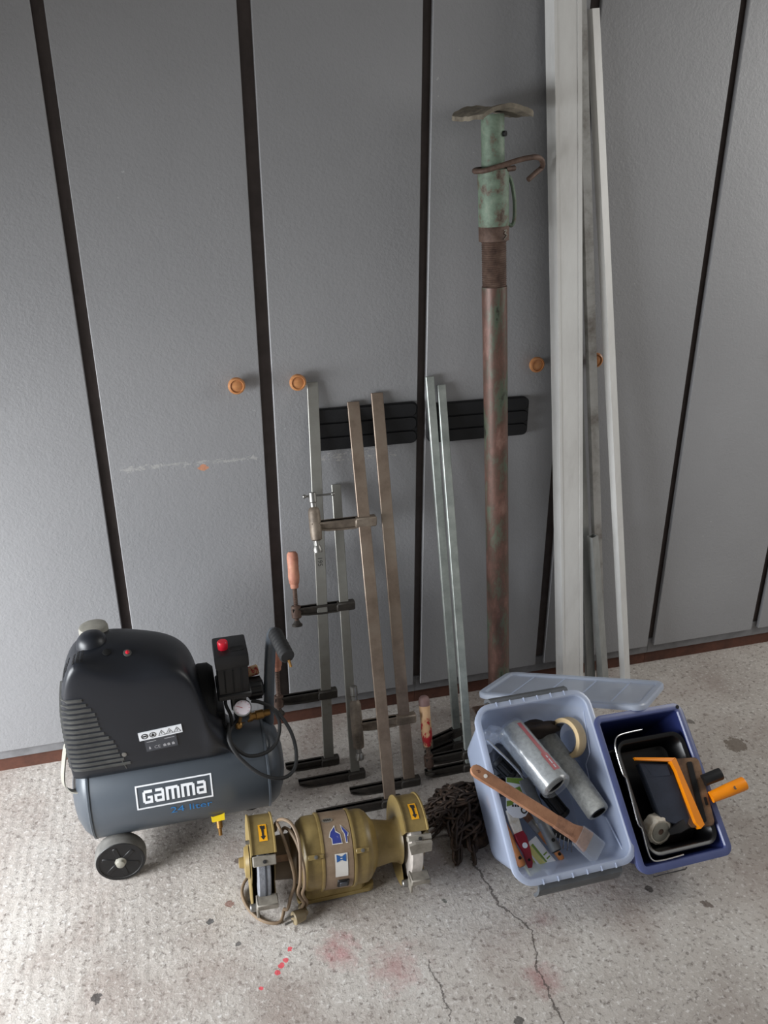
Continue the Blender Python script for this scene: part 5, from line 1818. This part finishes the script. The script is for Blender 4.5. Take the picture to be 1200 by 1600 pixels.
crumple('rag', 'plate', 'dark grey rag under the steel rod at the left of the clear box', 'rag', (0.090, 0.250, -0.140), 0.036, 0.055, 0.016, 21)

# ------------------------------------------------------------------ things in the navy bin
def B(u_, v_, w_):
    return BM @ V((u_, v_, w_))
def tray(name, label, x0, x1, y0, y1, w0, dep, mat, loc):
    t = thing(name, label, 'paint tray', B(*loc), 'black paint trays in the navy bin')
    b = bmn()
    def rr(w, g):
        s = (w0 - w) / dep
        return [B(x, y, w) for x, y in rrect(x1 - x0 + 2 * g - 0.020 * s, y1 - y0 + 2 * g - 0.024 * s, max(0.006, 0.022 + g), 5, (x0 + x1) / 2, (y0 + y1) / 2)]
    loft(b, [rr(w0 - dep, -0.006), rr(w0 - dep + 0.004, 0), rr(w0 - 0.006, 0), rr(w0 - 0.006, 0.007), rr(w0 - 0.009, 0.008), rr(w0 - 0.004, 0.009), rr(w0, 0.006), rr(w0 - 0.001, 0.0), rr(w0 - 0.004, -0.003), rr(w0 - dep + 0.006, -0.003), rr(w0 - dep + 0.003, -0.010)])
    obj('tray_body', b, mat, t)
    return t
t1 = tray('paint_tray', 'black plastic paint tray with a bent wire on its rim, uppermost in the navy bin', 0.046, 0.214, 0.036, 0.270, -0.006, 0.060, 'tray', (0.13, 0.15, -0.02))
b = bmn()
tube(b, spline([B(*p) for p in ((0.118, 0.292, -0.004), (0.055, 0.288, 0.002), (0.036, 0.275, 0.004), (0.031, 0.250, 0.004), (0.031, 0.205, 0.003), (0.037, 0.192, 0.000), (0.033, 0.150, 0.002), (0.030, 0.100, 0.002), (0.036, 0.088, 0.0), (0.032, 0.050, 0.002), (0.036, 0.026, 0.002), (0.060, 0.021, 0.002), (0.115, 0.022, 0.000))], 5), 0.0017, 8)
o = obj('rim_wire', b, 'chrome', t1); o['label'] = 'bright bent wire along the tray rim'
t2 = tray('paint_tray', 'black plastic paint tray underneath, showing at the back of the navy bin', 0.048, 0.198, 0.054, 0.262, -0.074, 0.050, 'tray', (0.13, 0.16, -0.10))
# paint pad with orange frame
pp_ = thing('paint_pad', 'orange-framed paint pad with a slate face standing in the black tray', 'paint pad', B(0.13, 0.15, -0.02))
O_TL, O_TR, O_BR = V((0.080, 0.232, -0.008)), V((0.171, 0.211, 0.004)), V((0.176, 0.072, 0.004))
def slabp(b, pts, th, up):
    top = [B(*p) for p in pts]
    up = BM.to_3x3() @ V(up).normalized()
    loft(b, [[p - up * th for p in top], top])
b = bmn()
slabp(b, [(0.078, 0.236, -0.006), (0.080, 0.230, -0.006), (0.160, 0.212, 0.004), (0.174, 0.218, 0.004), (0.165, 0.220, 0.002)], 0.008, (0, 0, 1))
slabp(b, [(0.160, 0.212, 0.005), (0.174, 0.217, 0.005), (0.188, 0.070, 0.005), (0.176, 0.064, 0.005), (0.168, 0.078, 0.005), (0.164, 0.190, 0.005)], 0.016, (0, 0, 1))
fr = obj('pad_frame', b, 'orange', pp_, smooth=False)
b = bmn()
slabp(b, [(0.092, 0.222, -0.014), (0.156, 0.208, -0.006), (0.162, 0.190, -0.006), (0.164, 0.090, -0.006), (0.150, 0.076, -0.008), (0.100, 0.098, -0.014)], 0.020, (0, 0, 1))
obj('pad_face', b, 'padface', pp_, smooth=False)
b = bmn()
slabp(b, [(0.100, 0.218, -0.0125), (0.152, 0.206, -0.0045), (0.152, 0.184, -0.0045), (0.112, 0.188, -0.0115)], 0.004, (0, 0, 1))
obj('pad_flap', b, 'padface', pp_, smooth=False)
b = bmn()
a, e = B(0.224, 0.121, 0.011), B(0.303, 0.134, 0.036)
L = (e - a).length; d = (e - a).normalized()
lathe(b, [(0.0100, 0.001), (0.0125, 0.0), (0.0145, L * 0.5), (0.0150, L - 0.003), (0.0140, L), (0.0108, L - 0.001), (0.0105, L - 0.03), (0, L - 0.03)], a, d, 24)
o = obj('handle', b, 'orange', pp_); o['label'] = 'hollow orange tube handle poking over the bin rim'
b = bmn()
lathe(b, [(0.004, 0), (0.004, 0.0012), (0, 0.0014)], a + d * (L - 0.034) + bw_ * 0.0143, bw_, 12)
obj('hang_hole', b, 'rusttool', pp_)
# crusted brown pad tool
bt = thing('paint_pad', 'brown paint-crusted pad holder with rounded corners behind the orange frame', 'paint pad', B(0.215, 0.14, 0.0))
b = bmn()
TM = BM @ axes((0.96, -0.12, 0.20), (0.12, 0.99, 0.0), (-0.20, 0.024, 0.96), (0.195, 0.140, -0.007))
prism(b, rrect(0.062, 0.148, 0.012, 5), -0.006, 0.006, TM, 0.002)
obj('pad_plate', b, 'rusttool', bt)
b = bmn()
prism(b, rrect(0.013, 0.130, 0.004, 4), 0.006, 0.0075, TM @ Matrix.Translation((0.006, 0, 0)), 0.0005)
obj('pad_groove', b, 'void', bt)
b = bmn()
prism(b, rrect(0.006, 0.018, 0.0028, 4), 0.006, 0.0078, TM @ Matrix.Translation((0.022, -0.022, 0)))
obj('slot_hole', b, 'void', bt)
b = bmn()
a, e = B(0.218, 0.158, 0.013), B(0.258, 0.164, 0.028)
L = (e - a).length; d = (e - a).normalized()
lathe(b, [(0.010, 0.001), (0.0130, 0.0), (0.0135, L - 0.003), (0.0128, L), (0.0100, L - 0.001), (0.0095, L - 0.022), (0, L - 0.022)], a, d, 22)
o = obj('handle', b, 'black', bt); o['label'] = 'short hollow black tube handle'
# cream mohair roller on black frame
mr = thing('paint_roller', 'small cream fluffy paint roller end-on at the front of the black tray', 'paint roller', B(0.09, 0.075, -0.03))
b = bmn()
ra = (BM.to_3x3() @ V((0.02, -0.55, 0.83))).normalized()
rcn = B(0.095, 0.076, -0.026)
n = 40
rw = random.Random(2)
rings = []
F = frame_z(ra)
for r, h in ((0.0, -0.030), (0.024, -0.030), (0.029, -0.026), (0.030, -0.008), (0.029, -0.002), (0.024, 0.0012), (0.0215, 0.0)):
    rings.append([rcn + F @ V((max(r, 1e-4) * math.cos(2 * math.pi * i / n) * (1 + (0.10 * rw.random() if r > 0.022 else 0)), max(r, 1e-4) * math.sin(2 * math.pi * i / n) * (1 + (0.10 * rw.random() if r > 0.022 else 0)), h)) for i in range(n)])
loft(b, rings, True, False)
obj('pile', b, 'mohair', mr)
b = bmn()
lathe(b, [(0.0, -0.001), (0.0222, -0.001), (0.0215, 0.0016), (0.007, 0.002), (0.0068, -0.0005)], rcn, ra, 28, cap=False)
obj('end_cap', b, 'cream', mr)
b = bmn()
lathe(b, [(0.0, -0.001), (0.0068, -0.0005), (0.0066, 0.0012), (0, 0.0012)], rcn, ra, 16)
obj('axle_hole', b, 'rust', mr)
b = bmn()
bar_flat(b, [B(0.112, 0.070, -0.020), B(0.130, 0.074, -0.012), B(0.158, 0.082, -0.014)], [0.012, 0.022, 0.026], [0.006, 0.010, 0.012], bw_)
obj('arm', b, 'black', mr)
